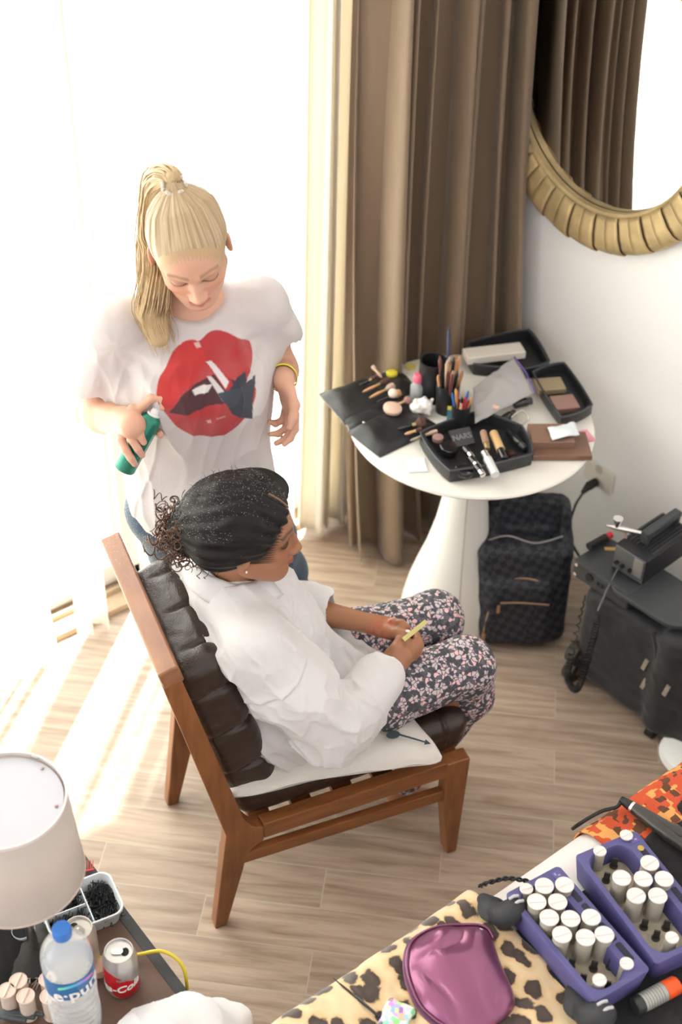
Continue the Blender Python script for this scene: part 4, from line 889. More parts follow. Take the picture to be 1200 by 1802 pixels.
# collar leaves and button placket, armhole seam
def tub(pts, n=10): return spline(pts, n)
cl = ch(.118, .212, .945)
def collar(a0, a1, r0, r1, z0, z1):
    rows = []
    for u in np.linspace(0, 1, 7):
        row = []
        for a in np.linspace(a0, a1, 26):
            k = (a-a0)/(a1-a0); rr = r0 + (r1-r0)*u; zz = z0 + (z1-z0)*u**1.4 - .020*math.cos(a)*1.0
            row.append(ch(.122, .212, .0) + (rr+.006)*(math.cos(a)*CD*(1.35 if math.cos(a) > 0 else 1.05) + math.sin(a)*CN) + V3(0, 0, zz + .004*math.sin(a*5+u*3)))
        rows.append(row)
    return np.array(rows)
o = obj('collar', G().grid(collar(.75, 2*PI-.75, .058, .088, .950, .908)), cot, tT, world=True, ang=180); md = o.modifiers.new('t', 'SOLIDIFY'); md.thickness = .003
o = obj('collar_stand', G().grid(collar(.60, 2*PI-.60, .060, .056, .905, .951)), cot, tT, world=True, ang=180); md = o.modifiers.new('t', 'SOLIDIFY'); md.thickness = .003
# leggings with small pink and grey floral print
def floral():
    m = M('floral_leggings', (.5, .4, .4), .8); N, L, b = nodes(m); tc = N.new('ShaderNodeTexCoord')
    n0_ = N.new('ShaderNodeTexNoise'); n0_.inputs['Scale'].default_value = 60; L.new(tc.outputs['Object'], n0_.inputs['Vector'])
    mx = N.new('ShaderNodeVectorMath'); mx.operation = 'MULTIPLY_ADD'; L.new(n0_.outputs['Color'], mx.inputs[0]); mx.inputs[1].default_value = (.016, .016, .016); L.new(tc.outputs['Object'], mx.inputs[2])
    v1 = N.new('ShaderNodeTexVoronoi'); v1.inputs['Scale'].default_value = 100; L.new(mx.outputs[0], v1.inputs['Vector'])
    r = N.new('ShaderNodeValToRGB'); r.color_ramp.interpolation = 'CONSTANT'; e = r.color_ramp.elements; e[0].position = 0; e[0].color = (.055, .058, .07, 1); e[1].position = .34; e[1].color = (.62, .52, .55, 1); q = e.new(.62); q.color = (.80, .50, .52, 1); q = e.new(.76); q.color = (.58, .52, .56, 1); q = e.new(.90); q.color = (.12, .12, .14, 1)
    sp = N.new('ShaderNodeSeparateColor'); L.new(v1.outputs['Color'], sp.inputs[0]); L.new(sp.outputs[0], r.inputs[0])
    v2 = N.new('ShaderNodeTexVoronoi'); v2.feature = 'DISTANCE_TO_EDGE'; v2.inputs['Scale'].default_value = 100; L.new(mx.outputs[0], v2.inputs['Vector']); r2 = N.new('ShaderNodeValToRGB'); r2.color_ramp.elements[0].position = .06; r2.color_ramp.elements[1].position = .12; L.new(v2.outputs['Distance'], r2.inputs[0])
    m3 = N.new('ShaderNodeMix'); m3.data_type = 'RGBA'; L.new(r2.outputs[0], m3.inputs['Factor']); m3.inputs[6].default_value = (.085, .085, .10, 1); L.new(r.outputs[0], m3.inputs[7]); L.new(m3.outputs[2], b.inputs['Base Color']); return m
f = F(); f.ell(ch(.25, .21, .52), V3(.11, .13, .07), CR, .04)
for b_, kb, an in ((.115, .12, (.55, .17, .11)), (.29, .29, (.56, .29, .11))):
    f.chain([ch(.25, .5*b_+.1, .52), ch(.45, (b_+kb)/2, .53), ch(.665, kb, .540), ch(.69, kb+.015, .42), ch(*an)], [.075, .082, .066, .060, .040], k=.03)
f.post = lambda p, d: d + .003*vnoise(p, 24, 6) + .0025*np.sin(120*(p[:, 2]-.5) + 4*vnoise(p, 12, 2))*np.exp(-(np.linalg.norm(p-ch(.63, .15, .50), axis=1)/.07)**2)
v, q = f.mesh(.0038); fast_obj('leggings', v, q, floral(), tT)
# dark hair: swept back cap, side part, low bun with loose curls
dark = hair_mat('dark_hair', (.012, .010, .010), (.003, .0025, .003), .42)
N_, L_, b_ = nodes(dark); b_.inputs['Specular IOR Level'].default_value = .3
W = lambda x, y, z: TT + TRm @ V3(x, y, z)
f = F(); f.ell(W(0, -.020, .040), V3(.090, .110, .094), TRm, .01); f.ell(W(.03, .008, .060), V3(.056, .070, .056), TRm, .03)
f.ell(W(-.045, .022, .066), V3(.045, .060, .05), TRm, .02)
f.ell(W(.0, -.062, .012), V3(.084, .078, .078), TRm, .03); f.cone(W(.060, -.005, .018), W(.056, -.07, -.012), .029, .034, k=.03); f.cone(W(-.060, -.005, .018), W(-.056, -.07, -.012), .029, .034, k=.03)
f.ell(W(-.01, -.125, -.010), V3(.052, .040, .045), TRm, .02)
f.ell(W(0, .142, -.028), V3(.108, .116, .110), TRm, .024, sub=True); f.box(W(0, .080, -.080), (.12, .092, .070), .02, TRm, k=.014, sub=True)
f.chain([W(.022, .094, .082), W(.024, .06, .118), W(.026, .03, .136)], [.004, .0035, .002], k=.010, sub=True)
tie2 = W(0, -.14, .0)
def ph2(p, d):
    ax = nrm(tie2 - TT); x = nrm(np.cross(ax, TRm[:, 2])); y = np.cross(ax, x); q = p - TT; az = np.arctan2(q @ y, q @ x)
    return d + .0022*np.sin(az*22 + 3.5*vnoise(p, 12, 1)) + .006*vnoise(p, 16, 2) + .002*vnoise(p, 45, 3)
f.post = ph2; v, q = f.mesh(.0026); ho = fast_obj('hair', v, q, dark, tT); strand_attr(ho, v, TRm, TT, tie2)
pts_ = [W(.020, .085, .085), W(.022, .068, .104), W(.024, .045, .122)]
obj('hair_parting', G().tube(spline(pts_, 6), [.0015]+[.0024]*11+[.001], 6), M('scalp_brown', (.20, .10, .055), .6), tT, world=True)
g = G(); rg = np.random.default_rng(9)
def curl(c0, dr, n, R_, L_, r_):
    x = nrm(np.cross(dr, V3(.3, .5, .8))); y = np.cross(dr, x); u = np.linspace(0, 1, 30); ph_ = rg.uniform(0, 6)
    return [c0 + dr*L_*t + R_*(.4+.6*t)*(math.cos(n*2*PI*t+ph_)*x + math.sin(n*2*PI*t+ph_)*y) for t in u]
for i in range(170):
    c0 = W(rg.normal(-.005, .030), -.135 + rg.normal(0, .018), -.005 + rg.normal(0, .026)); dr = nrm(TRm @ V3(rg.normal(0, .6), -.5+rg.normal(0, .5), rg.normal(-.25, .6)))
    g.tube(curl(c0, dr, rg.uniform(.8, 2.2), rg.uniform(.008, .018), rg.uniform(.02, .045), 0), rg.uniform(.0008, .0020), 4)
for i in range(18):
    c0 = W(rg.uniform(-.02, .06), -.085 + rg.normal(0, .02), -.045 + rg.normal(0, .01)); g.tube(curl(c0, nrm(TRm @ V3(.1, -.15, -1)), rg.uniform(1, 2), .006, rg.uniform(.02, .04), 0), .0010, 4)
obj('bun_curls', g, M('curl_brown', (.045, .026, .018), .4, col2=(.14, .055, .025), vscale=45), tT, world=True, ang=180)
g = G()
for i in range(90):     # small stray hairs along the hairline and crown
    th = rg.uniform(0, 2*PI); el_ = rg.uniform(.2, 1.2); n_ = V3(math.cos(th)*math.cos(el_), math.sin(th)*math.cos(el_), math.sin(el_)); b0 = W(*(V3(0, -.02, .042) + n_*V3(.090, .110, .094)))
    dv = TRm @ nrm(n_ + rg.normal(0, .8, 3)); g.tube([b0, b0 + dv*.010, b0 + dv*.016 + V3(0, 0, -.003)], [.0005, .0004, .0002], 3)
obj('stray_hairs', g, dark, tT, world=True, ang=180)
# ---------------------------------------------------------------- fine hairspray mist
g = G(); rg = np.random.default_rng(4); ico = np.array([(1, 0, 0), (-1, 0, 0), (0, 1, 0), (0, -1, 0), (0, 0, 1), (0, 0, -1)], float); icf = [(0, 2, 4), (2, 1, 4), (1, 3, 4), (3, 0, 4), (2, 0, 5), (1, 2, 5), (3, 1, 5), (0, 3, 5)]
src = canT; 
for i in range(7600):
    if i < 2800:        # resting on the hair
        n_ = nrm(rg.normal(0, 1, 3)); n_[2] = abs(n_[2]); p_ = W(*(V3(0, -.026, .042) + n_*V3(.094, .116, .099)*rg.uniform(1.0, 1.05))); r_ = rg.uniform(.0002, .00055)
    else:
        k = rg.uniform(0, 1); base = W(.0, -.10, .06)*(1-k) + P(255, 930, 1.0)*k; p_ = base + rg.normal(0, .042, 3)*(1+.7*k); r_ = rg.uniform(.0002, .0006)
    g.add(p_ + ico*r_, icf)
c = obj('spray_mist', g, M('mist_droplets', (.9, .92, .95), .3, trans=.0), ang=180); tag(c, 'fine white hairspray droplets drifting over the dark hair', 'spray mist', kind='stuff')
# ================================================================ things on the round table
TZ = TH
def tp(u, v, z=TZ): return P(u, v, z)
ltr = M('black_leatherette', (.020, .021, .024), .32, bump=.2, bscale=160); brshw = M('brush_wood', (.42, .20, .09), .4); bfer = M('ferrule_gold', (.5, .36, .2), .3, .8); bris = M('bristle_brown', (.10, .045, .035), .9, bump=.5, bscale=300); brisp = M('bristle_pale', (.50, .36, .30), .9, bump=.5, bscale=300)
def brush(a, b, r=.005, head=.35, hr=.010, mats=None, label=None, grp=None, name='makeup_brush', hm=None):
    a = np.array(a); b = np.array(b); t = thing(name, label, 'make-up brush', a, group=grp); d = b-a; L_ = np.linalg.norm(d)
    B = basis(d); h = G().lathe([(r*.45, 0), (r*.9, L_*.15), (r, L_*.35), (r*.75, L_*(1-head)*.92)], a, B, 10); obj('handle', h, mats or brshw, t, world=True)
    obj('ferrule', G().lathe([(r*.8, L_*(1-head)*.9), (r, L_*(1-head)*1.12)], a, B, 10), bfer, t, world=True)
    obj('bristles', G().lathe([(r*.95, L_*(1-head)*1.12), (hr, L_*(1-head*.45)), (hr*.85, L_*.97), (hr*.3, L_)], a, B, 12), hm or bris, t, world=True); return t
def pouch(name, quad, lift, label, cat, mat=ltr):     # soft folded pouch, quad of pixel corners on the table
    t = thing(name, label, cat, np.mean([tp(*q) for q in quad], 0)); c_ = [tp(*q) for q in quad]; n = 16; top = np.zeros((n, n, 3)); bot = np.zeros((n, n, 3))
    for i in range(n):
        for j in range(n):
            a, b = i/(n-1), j/(n-1); p = (c_[0]*(1-a)+c_[1]*a)*(1-b) + (c_[3]*(1-a)+c_[2]*a)*b; e = (1-(2*a-1)**6)*(1-(2*b-1)**6)
            top[i, j] = p + V3(0, 0, .004 + lift*e*(.75+.25*math.sin(5*a+4*b)) + .002*math.sin(17*a)*math.sin(13*b)); bot[i, j] = p + V3(0, 0, .0005)
    g = G(); g.grid(top); g.grid(bot[::-1]); 
    for rng in ([(0, j) for j in range(n)], [(n-1, j) for j in range(n-1, -1, -1)], [(i, n-1) for i in range(n)], [(i, 0) for i in range(n-1, -1, -1)]):
        g.grid(np.array([[top[i, j] for i, j in rng], [bot[i, j] for i, j in rng]]))
    obj('pouch_body', g, mat, t, world=True, ang=50)
    obj('piping', G().tube(np.array([top[i, 0] for i in range(n)]) , .0022, 6), M('piping_grey', (.20, .22, .25), .4), t, world=True); return t
t1 = pouch('brush_roll', [(562, 696), (700, 625+25), (742, 690), (606, 748)], .022, 'black leatherette brush roll lying open at the left of the round table, upper pocket', 'brush roll')
t1b = pouch('brush_roll', [(612, 762), (720, 700+15), (775, 755), (668, 806)], .028, 'black leatherette brush pocket hanging at the front left edge of the round table', 'brush roll')
t1c = pouch('brush_roll', [(604, 740), (745, 690), (765, 712), (618, 765)], .010, 'narrow black strap section between the two brush pockets', 'brush roll')
obj('snap_button', G().sph(tp(640, 743, TZ+.016), (.004, .004, .002), 10), chrm, t1c, world=True)
G1 = 'brushes in the open brush roll'
cork = M('cork_handle', (.58, .30, .15), .5); blkp = M('black_gloss', (.012, .012, .014), .2, coat=.5)
for k, (a, b, hr_, m_, hm_, lb) in enumerate([((632, 678), (664, 662), .006, blkp, bris, 'small black brush, uppermost in the brush roll'), ((638, 690), (684, 668), .010, cork, bris, 'cork-handled brush second from the top of the brush roll'), ((650, 700), (694, 678), .011, cork, brisp, 'cork-handled brush below the first one in the brush roll'),
     ((662, 708), (705, 690), .012, blkp, M('bristle_tan', (.55, .28, .14), .9), 'black brush with round tan bristles in the brush roll'), ((672, 664), (655, 644), .007, M('pink_handle', (.55, .33, .26), .5), brisp, 'pinkish brush sticking up over the top edge of the brush roll'),
     ((690, 716), (722, 702), .012, M('wood_pale', (.6, .42, .28), .5), M('bristle_rose', (.34, .18, .16), .9), 'brush with rose brown bristles beside the round compact'), ((700, 755), (748, 742), .017, blkp, bris, 'large black brush with a brown powder head, lower pocket'), ((712, 764), (742, 755), .006, cork, bris, 'short cork-handled brush in the lower pocket'), ((722, 775), (770, 758), .006, M('metal_handle', (.4, .36, .3), .35, .7), brisp, 'metal-handled flat brush pointing right from the lower pocket')]):
    za = TZ+.026; brush(tp(*a, za), tp(*b, za+.012), .0045 if hr_ < .015 else .006, .42, hr_, m_, lb, G1, hm=hm_)
c = obj('cosmetic_sponge', G().sph(tp(692, 692, TZ+.042), (.014, .014, .013), 20), M('sponge_cream', (.78, .66, .56), .9), loc=None); tag(c, 'small round cream sponge on the brush roll', 'sponge')
t = thing('powder_compact', 'round pink powder compact lying on the brush roll', 'powder compact', tp(690, 722, TZ+.03)); pcm = M('compact_pink', (.72, .50, .40), .5)
obj('lid', G().lathe([(.024, 0), (.026, .004), (.026, .010), (.022, .013), (.001, .013)], tp(690, 722, TZ+.026), rotm((1, .4, 0), .15), 36), pcm, t, world=True)
c = obj('tissue', None or (lambda g: g)(G().add(*(lambda v, q: (v, [tuple(x) for x in q]))(*((lambda F_: F_.mesh(.003))((lambda ff: (setattr(ff, 'post', lambda p, d: d + .008*vnoise(p, 60, 1) + .004*vnoise(p, 120, 2)), ff)[1])(F().ell(tp(744, 716, TZ+.022), V3(.032, .026, .022))))))) ), M('tissue_white', (.82, .78, .76), .9)); tag(c, 'crumpled white tissue beside the brush cup', 'tissue')
c = obj('fingertip_sponge', G().lathe([(.009, 0), (.011, .012), (.006, .026), (.001, .03)], tp(742, 730, TZ+.003), None, 16), M('sponge_peach', (.72, .45, .30), .8)); tag(c, 'small peach cone of make-up sponge in front of the tissue', 'sponge')
# bottle with pink cap, yellow jar
t = thing('lotion_bottle', 'small clear bottle with a pink cap behind the brush roll', 'bottle', tp(734, 706)); b0 = tp(733, 704)
clr = M('clear_plastic', (.80, .86, .88), .12, alpha=.45); obj('bottle_body', G().lathe([(.018, 0), (.020, .004), (.020, .050), (.012, .060), (.011, .064)], b0, None, 28), clr, t, world=True)
obj('cap', G().lathe([(.013, .062), (.0135, .066), (.0135, .082), (.011, .086), (.001, .086)], b0, None, 28), M('pink_cap', (.85, .17, .27), .35), t, world=True)
t = thing('lid_jar', 'low clear jar with a yellow lid at the back left of the round table', 'jar', tp(690, 662)); b0 = tp(689, 666)
obj('jar_body', G().lathe([(.014, 0), (.015, .014)], b0, None, 24), clr, t, world=True); obj('lid', G().lathe([(.0165, .013), (.0165, .021), (.014, .023), (.001, .023)], b0, None, 28), M('yellow_lid', (.72, .62, .05), .4), t, world=True)
c = obj('lid', G().lathe([(.016, .001), (.016, .006), (.001, .007)], tp(722, 647), None, 24), M('yellow_pale', (.66, .55, .16), .5)); c.name = 'yellow_disc'; tag(c, 'flat pale yellow disc behind the pink-capped bottle', 'disc')
c = obj('paper_card', G().box(tp(733, 818, TZ+.0025), (.050, .062, .003), rotm((0, 0, 1), -.55)), M('card_white', (.74, .78, .82), .5), smooth=False); tag(c, 'blank white card lying at the front edge of the round table', 'card')
# tall black cylinder case
cc = tp(758, 700); t = thing('brush_tube', 'tall black cylindrical brush case with a hollow open top', 'brush case', cc)
obj('tube_wall', G().lathe([(.037, 0), (.0385, .003), (.0385, .125), (.0345, .125), (.0335, .02), (.001, .02)], cc, None, 40), ltr, t, world=True)
# black cup with brushes, in front
c2_ = tp(785, 722); t = thing('brush_cup', 'black cup packed with make-up brushes standing on end', 'brush cup', c2_)
obj('cup', G().lathe([(.030, 0), (.033, .09), (.030, .09), (.026, .01), (.001, .01)], c2_, None, 32), ltr, t, world=True)
rg = np.random.default_rng(31); cols = [brshw, cork, blkp, M('handle_plum', (.16, .05, .05), .4), M('handle_beige', (.58, .40, .28), .5)]
for k in range(16):
    a = rg.uniform(0, 2*PI); r0 = .018*math.sqrt(rg.uniform(0, 1)); base = c2_ + V3(math.cos(a)*r0, math.sin(a)*r0, .012); top_ = c2_ + V3(math.cos(a)*r0*2.4, math.sin(a)*r0*2.4, rg.uniform(.125, .165))
    if k == 0: base = c2_ + V3(0, 0, .012); top_ = P(790, 576, TZ+.215)
    d = top_ - base; t = thing('makeup_brush', 'make-up brush standing handle-up in the black cup' if k else 'tallest dark blue brush rising from the black cup', 'make-up brush', base, group='brushes in the black cup')
    obj('bristles', G().lathe([(.006, 0), (.008, .02), (.004, .03)], base, basis(d), 8), bris, t, world=True)
    L_ = np.linalg.norm(d); m_ = cols[k % 5] if k else M('handle_blue', (.03, .04, .10), .3); obj('handle', G().lathe([(.0035, .03), (.0042, L_*.55), (.0055, L_*.9), (.002, L_)], base, basis(d), 10), m_, t, world=True)
# pencil cup with pencils and a small printed packet
c3 = tp(808, 752); t = thing('pencil_cup', 'black cup of cosmetic pencils in the middle of the round table', 'pencil cup', c3)
obj('cup', G().lathe([(.024, 0), (.026, .075), (.0235, .075), (.021, .01), (.001, .01)], c3, None, 32), ltr, t, world=True)
for k in range(11):
    a = rg.uniform(0, 2*PI); r0 = .014; cm = [(.55, .04, .04), (.6, .32, .12), (.05, .16, .45), (.35, .05, .06), (.62, .42, .3), (.02, .02, .02)][k % 6]; base = c3 + V3(math.cos(a)*r0*.5, math.sin(a)*r0*.5, .012); L_ = rg.uniform(.085, .115); d = nrm(V3(math.cos(a)*.2, math.sin(a)*.2, 1))
    c = obj('cosmetic_pencil', G().lathe([(.0035, 0), (.0038, L_*.85), (.0038, L_*.9), (.001, L_)], base, basis(d), 8), M('pencil_%d' % k, cm, .4)); tag(c, 'cosmetic pencil standing in the black pencil cup', 'pencil', 'pencils in the pencil cup')
pk = tp(797, 742); t = thing('lens_packet', 'small blue and yellow printed packet leaning on the pencil cup', 'packet', pk); Rq = basis(nrm(CAMP-pk)*V3(1, 1, .35)); 
obj('packet_card', G().box(pk+V3(0, 0, .026), (.036, .040, .006), Rq), M('packet_blue', (.03, .16, .28), .4, col2=(.12, .38, .45), vscale=60), t, world=True, smooth=False)
obj('packet_band', G().box(pk+V3(0, 0, .044) + nrm(CAMP-pk)*.0035, (.036, .009, .006), Rq), M('packet_yellow', (.75, .68, .08), .4), t, world=True, smooth=False)
# translucent zip bag
def sheet(name, quad, mat, n=24, bulge=.02, wr=.004, th=.0015, seed=0):
    c_ = [np.array(q, float) for q in quad]; A = np.zeros((n, n, 3))
    for i in range(n):
        for j in range(n):
            a, b = i/(n-1), j/(n-1); A[i, j] = (c_[0]*(1-a)+c_[1]*a)*(1-b) + (c_[3]*(1-a)+c_[2]*a)*b
    A = A.reshape(-1, 3); nn_ = nrm(np.cross(c_[1]-c_[0], c_[3]-c_[0])); nn_ = nn_*np.sign(nn_[2]+1e-6); uv = np.array([[i/(n-1), j/(n-1)] for i in range(n) for j in range(n)])
    A = A + nn_*(bulge*np.sin(PI*uv[:, 0])*np.sin(PI*uv[:, 1]) + wr*vnoise(A, 45, seed) + wr*.5*vnoise(A, 110, seed+1))[:, None]
    o = obj(name, G().grid(A.reshape(n, n, 3)), mat, ang=180); md = o.modifiers.new('t', 'SOLIDIFY'); md.thickness = th; return o
zb = M('zip_bag_film', (.55, .53, .54), .25, alpha=.62, bump=.4, bscale=40); t = thing('zip_bag', 'translucent grey zip bag with a purple seal lying across the middle of the round table', 'zip bag', tp(880, 700))
o = sheet('bag_film', [tp(832, 682, TZ+.055), tp(905, 628, TZ+.075), tp(940, 690, TZ+.05), tp(836, 745, TZ+.045)], zb, bulge=.012, seed=3); o.parent = t; o.location = -np.array(t.location)
obj('zip_seal', G().tube([tp(905, 628, TZ+.078), tp(925, 655, TZ+.066), tp(941, 690, TZ+.052)], .0022, 6), M('purple_seal', (.16, .09, .36), .4), t, world=True)
c = obj('makeup_wedge', G().box(tp(872, 717, TZ+.068), (.012, .018, .008), rotm((0, 0, 1), .6)), M('wedge_peach', (.72, .50, .40), .7), smooth=False, bevel=.002); tag(c, 'small peach wedge sponge on the zip bag', 'sponge')
# open black cases with contents
def tray(name, quad, hgt, label, cat, rim=.010, mat=None):
    c_ = np.array([tp(*q) for q in quad]); cen = c_.mean(0); t = thing(name, label, cat, cen); mat = mat or ltr; g = G(); n = len(c_)
    rings = []
    for sc, z in ((.97, 0), (1., .004), (1., hgt), (.93, hgt), (.90, .010), (.02, .009)): rings.append([cen + (p-cen)*sc + V3(0, 0, z) for p in spline(c_, 8, True)*.35 + np.repeat(c_, 8, 0)*0 + .65*np.concatenate([np.linspace(c_[i], c_[(i+1) % n], 8, endpoint=False) for i in range(n)])])
    g.loft(rings); obj('tray_shell', g, mat, t, world=True, ang=50)
    zz = rings[2]; obj('zip_edge', G().tube(list(zz)+[zz[0]], .0022, 6), M('zip_charcoal', (.07, .075, .085), .4), t, world=True); return t
ta = tray('makeup_case', [(738, 782), (790, 850), (934, 820), (916, 770), (840, 744)], .040, 'open black zip make-up case at the front of the round table, full of cosmetics', 'make-up case')
tb = tray('makeup_case', [(820, 622), (928, 598), (965, 655), (925, 668), (832, 660)], .038, 'open black make-up case at the back of the round table under the white box', 'make-up case')
tc_ = tray('makeup_case', [(935, 672), (990, 655), (1040, 730), (985, 752)], .034, 'open black make-up case at the right of the round table holding two compacts', 'make-up case')
c = obj('white_box', G().box(tp(869, 622, TZ+.045), (.175, .055, .024), rotm((0, 0, 1), -.42)), M('ivory_box', (.74, .68, .62), .45), smooth=False, bevel=.003); tag(c, 'long ivory cosmetic box lying over the rear black case', 'box')
def boxo(name, px, dims, rz, mat, label, cat, z=.003, bev=.002, grp=None):
    c = obj(name, G().box((0, 0, dims[2]/2), dims), mat, smooth=False, bevel=bev); c.location = tp(*px, TZ+z); c.rotation_euler = (0, 0, rz); tag(c, label, cat, grp); return c
brz = M('bronze_compact', (.30, .19, .11), .35, .3); brn = M('brown_palette', (.20, .105, .07), .35, coat=.2); rse = M('rose_compact', (.33, .19, .16), .4, .2)
boxo('powder_compact', (966, 684), (.080, .060, .018), -.5, M('olive_compact', (.34, .27, .17), .4, .2), 'square olive gold compact in the right-hand black case', 'powder compact', .014)
boxo('powder_compact', (992, 716), (.070, .066, .018), -.45, rse, 'square rose brown compact in front of the olive one', 'powder compact', .012)
boxo('eyeshadow_palette', (983, 789), (.160, .110, .016), -.62, brn, 'large brown eyeshadow palette, lowest of the stack at the right edge', 'palette', .002)
boxo('eyeshadow_palette', (968, 773), (.115, .085, .022), -.62, M('brown_palette_top', (.24, .14, .10), .3, coat=.3), 'smaller brown palette on top of the large brown palette', 'palette', .017)
c = sheet('facial_tissue', [tp(963, 752, TZ+.046), tp(1010, 743, TZ+.046), tp(1020, 764, TZ+.046), tp(972, 775, TZ+.046)], M('tissue_blue', (.76, .82, .86), .8), n=14, bulge=.006, wr=.004, seed=8); tag(c, 'folded white tissue packet on the brown palettes', 'tissue packet')
boxo('sticky_note', (1028, 768), (.045, .055, .001), -.3, M('pink_paper', (.80, .35, .42), .7), 'pink slip of paper sticking out behind the palettes', 'paper', .001)
boxo('powder_compact', (935, 805), (.10, .012, .008), -.55, M('dark_rose', (.30, .08, .09), .5), 'thin dark red case edge under the palettes', 'palette', .001)
# contents of the front case
def cyl_item(name, a, b, r, mat, capm, label, cat, cut=.7, grp=None):
    a = np.array(a); b = np.array(b); t = thing(name, label, cat, a, group=grp); m_ = a + (b-a)*cut
    obj('tube_body', G().lathe([(r*.9, 0), (r, .002), (r, np.linalg.norm(m_-a))], a, basis(b-a), 20), mat, t, world=True); obj('cap', G().lathe([(r*.82, 0), (r*.82, np.linalg.norm(b-m_)*.96), (r*.7, np.linalg.norm(b-m_))], m_, basis(b-a), 20), capm, t, world=True); return t
Z1 = TZ+.036
cyl_item('foundation_tube', tp(872, 836, Z1), tp(852, 796, Z1+.006), .012, M('tube_silver', (.72, .72, .72), .3, .3), M('tube_cap_silver', (.5, .5, .5), .25, .6), 'silver-white tube lying in the front case', 'tube')
cyl_item('foundation_bottle', tp(868, 762, Z1+.008), tp(888, 808, Z1+.006), .012, M('beige_fluid', (.62, .40, .20), .25), blkp, 'beige foundation bottle with a black cap in the front case', 'bottle', .66)
cyl_item('lipstick', tp(850, 760, Z1+.01), tp(858, 790, Z1+.008), .009, M('lip_brown', (.36, .22, .15), .4), bfer, 'brown lipstick case left of the foundation bottle', 'lipstick')
for k, (a, b) in enumerate([((818, 788), (832, 806)), ((828, 806), (842, 822)), ((838, 820), (850, 836))]): cyl_item('lipstick', tp(*a, Z1+.004), tp(*b, Z1+.004), .010, blkp, chrm, ['black and chrome lipstick, rearmost of three in the front case', 'black and chrome lipstick in the middle of three in the front case', 'black and chrome lipstick nearest the table edge'][k], 'lipstick', .55)
for k, (px, lb) in enumerate([((788, 793), 'round black glossy compact at the left of the front case'), ((815, 832), 'round black glossy compact near the front rim of the case')]):
    c = obj('powder_compact', G().lathe([(.024, 0), (.026, .004), (.026, .012), (.023, .016), (.001, .017)], (0, 0, 0), None, 32), blkp); c.location = tp(*px, TZ+.020); c.rotation_euler = (.15, .1, 0); tag(c, lb, 'powder compact')
c = obj('blush_pot', G().lathe([(.014, 0), (.015, .012), (.001, .013)], (0, 0, 0), None, 24), M('mauve_pot', (.42, .26, .25), .3, .3)); c.location = tp(770, 775, TZ+.03); tag(c, 'small mauve metallic pot at the back left of the front case', 'pot')
pl = tp(812, 772, TZ+.030); t = thing('eyeshadow_palette', 'open black palette with grey lettering in the front case', 'palette', pl); Rl = basis(nrm(nrm(CAMP-pl) + V3(0, 0, .7)), (0, 0, 1))
rx = nrm(tp(845, 762, 0)*V3(1, 1, 0) - tp(785, 775, 0)*V3(1, 1, 0)); rz_ = nrm(V3(-.35, -.42, .83)); ry = nrm(np.cross(rz_, rx)); rz_ = np.cross(rx, ry); Rl = np.array([rx, ry, rz_]).T
obj('palette_lid', G().box(pl+V3(0, 0, .004), (.062, .050, .008), Rl), blkp, t, world=True, smooth=False, bevel=.001)
tv, tf = text_mesh('NARS', .022, bold=.0004); obj('lettering', (tv @ Rl.T + pl + V3(0, 0, .004) + rz_*.0045, tf), M('letter_grey', (.20, .20, .21), .4), t, world=True, smooth=False)
c = cyl_item('powder_puff_jar', tp(898, 800, TZ+.012), tp(904, 812, TZ+.024), .016, M('dark_red_jar', (.08, .03, .025), .25, coat=.5), blkp, 'dark jar at the right end of the front case', 'jar')
# loose cables and small dark items in the middle
for k, (a, b, r_, lb) in enumerate([((880, 742), (905, 726), .012, 'black eyelash curler tube behind the front case'), ((905, 712), (935, 705), .013, 'short black cylinder between the zip bag and the compacts'), ((895, 760), (925, 790), .011, 'black pen-shaped case along the right rim of the front case')]): cyl_item('black_tube', tp(*a, TZ+.024), tp(*b, TZ+.024), r_, blkp, M('blk_cap_%d' % k, (.05, .05, .055), .4), lb, 'tube')
c = obj('eyelash_curler', G().tube(spline([tp(900, 735, TZ+.03), tp(918, 722, TZ+.045), tp(930, 738, TZ+.03), tp(915, 750, TZ+.02)], 8), .003, 8), M('curler_pale', (.5, .48, .42), .3, .6)); tag(c, 'pale metal eyelash curler behind the brown palettes', 'eyelash curler')
# ================================================================ bedside table, lamp and its clutter
SZ = .50
t = thing('side_table', 'low dark side table with a brown top and charcoal edge, crowded with cans and curlers', 'side table', (.46, 1.41, 0))
edg = M('charcoal_edge', (.035, .035, .038), .5, bump=.1, bscale=120); btop = M('brown_top', (.13, .075, .055), .5, var=.18, vscale=12, bump=.1, bscale=120)
g = G(); X0, X1, Y0, Y1 = .20, .722, 1.16, 1.80
g.box(((X0+X1)/2, Y0+.012, SZ-.02), (X1-X0, .024, .04)).box(((X0+X1)/2, Y1-.012, SZ-.02), (X1-X0, .024, .04)).box((X0+.012, (Y0+Y1)/2, SZ-.02), (.024, Y1-Y0-.048, .04)).box((X1-.012, (Y0+Y1)/2, SZ-.02), (.024, Y1-Y0-.048, .04))
obj('edge_frame', g, edg, t, world=True, smooth=False, bevel=.002)
obj('tabletop', G().box(((X0+X1)/2, (Y0+Y1)/2, SZ-.012), (X1-X0-.046, Y1-Y0-.046, .022)), btop, t, world=True, smooth=False)
obj('cabinet_body', G().box(((X0+X1)/2, (Y0+Y1)/2, .27), (X1-X0-.03, Y1-Y0-.03, .38)), M('cabinet_brown', (.10, .06, .045), .5), t, world=True, smooth=False, bevel=.003)
for x in (X0+.05, X1-.05):
    for y in (Y0+.05, Y1-.05): obj('leg', G().box((x, y, .04), (.04, .04, .08), taper=None), edg, t, world=True, smooth=False)
def s_(u, v, z=SZ+.001): return P(u, v, z)
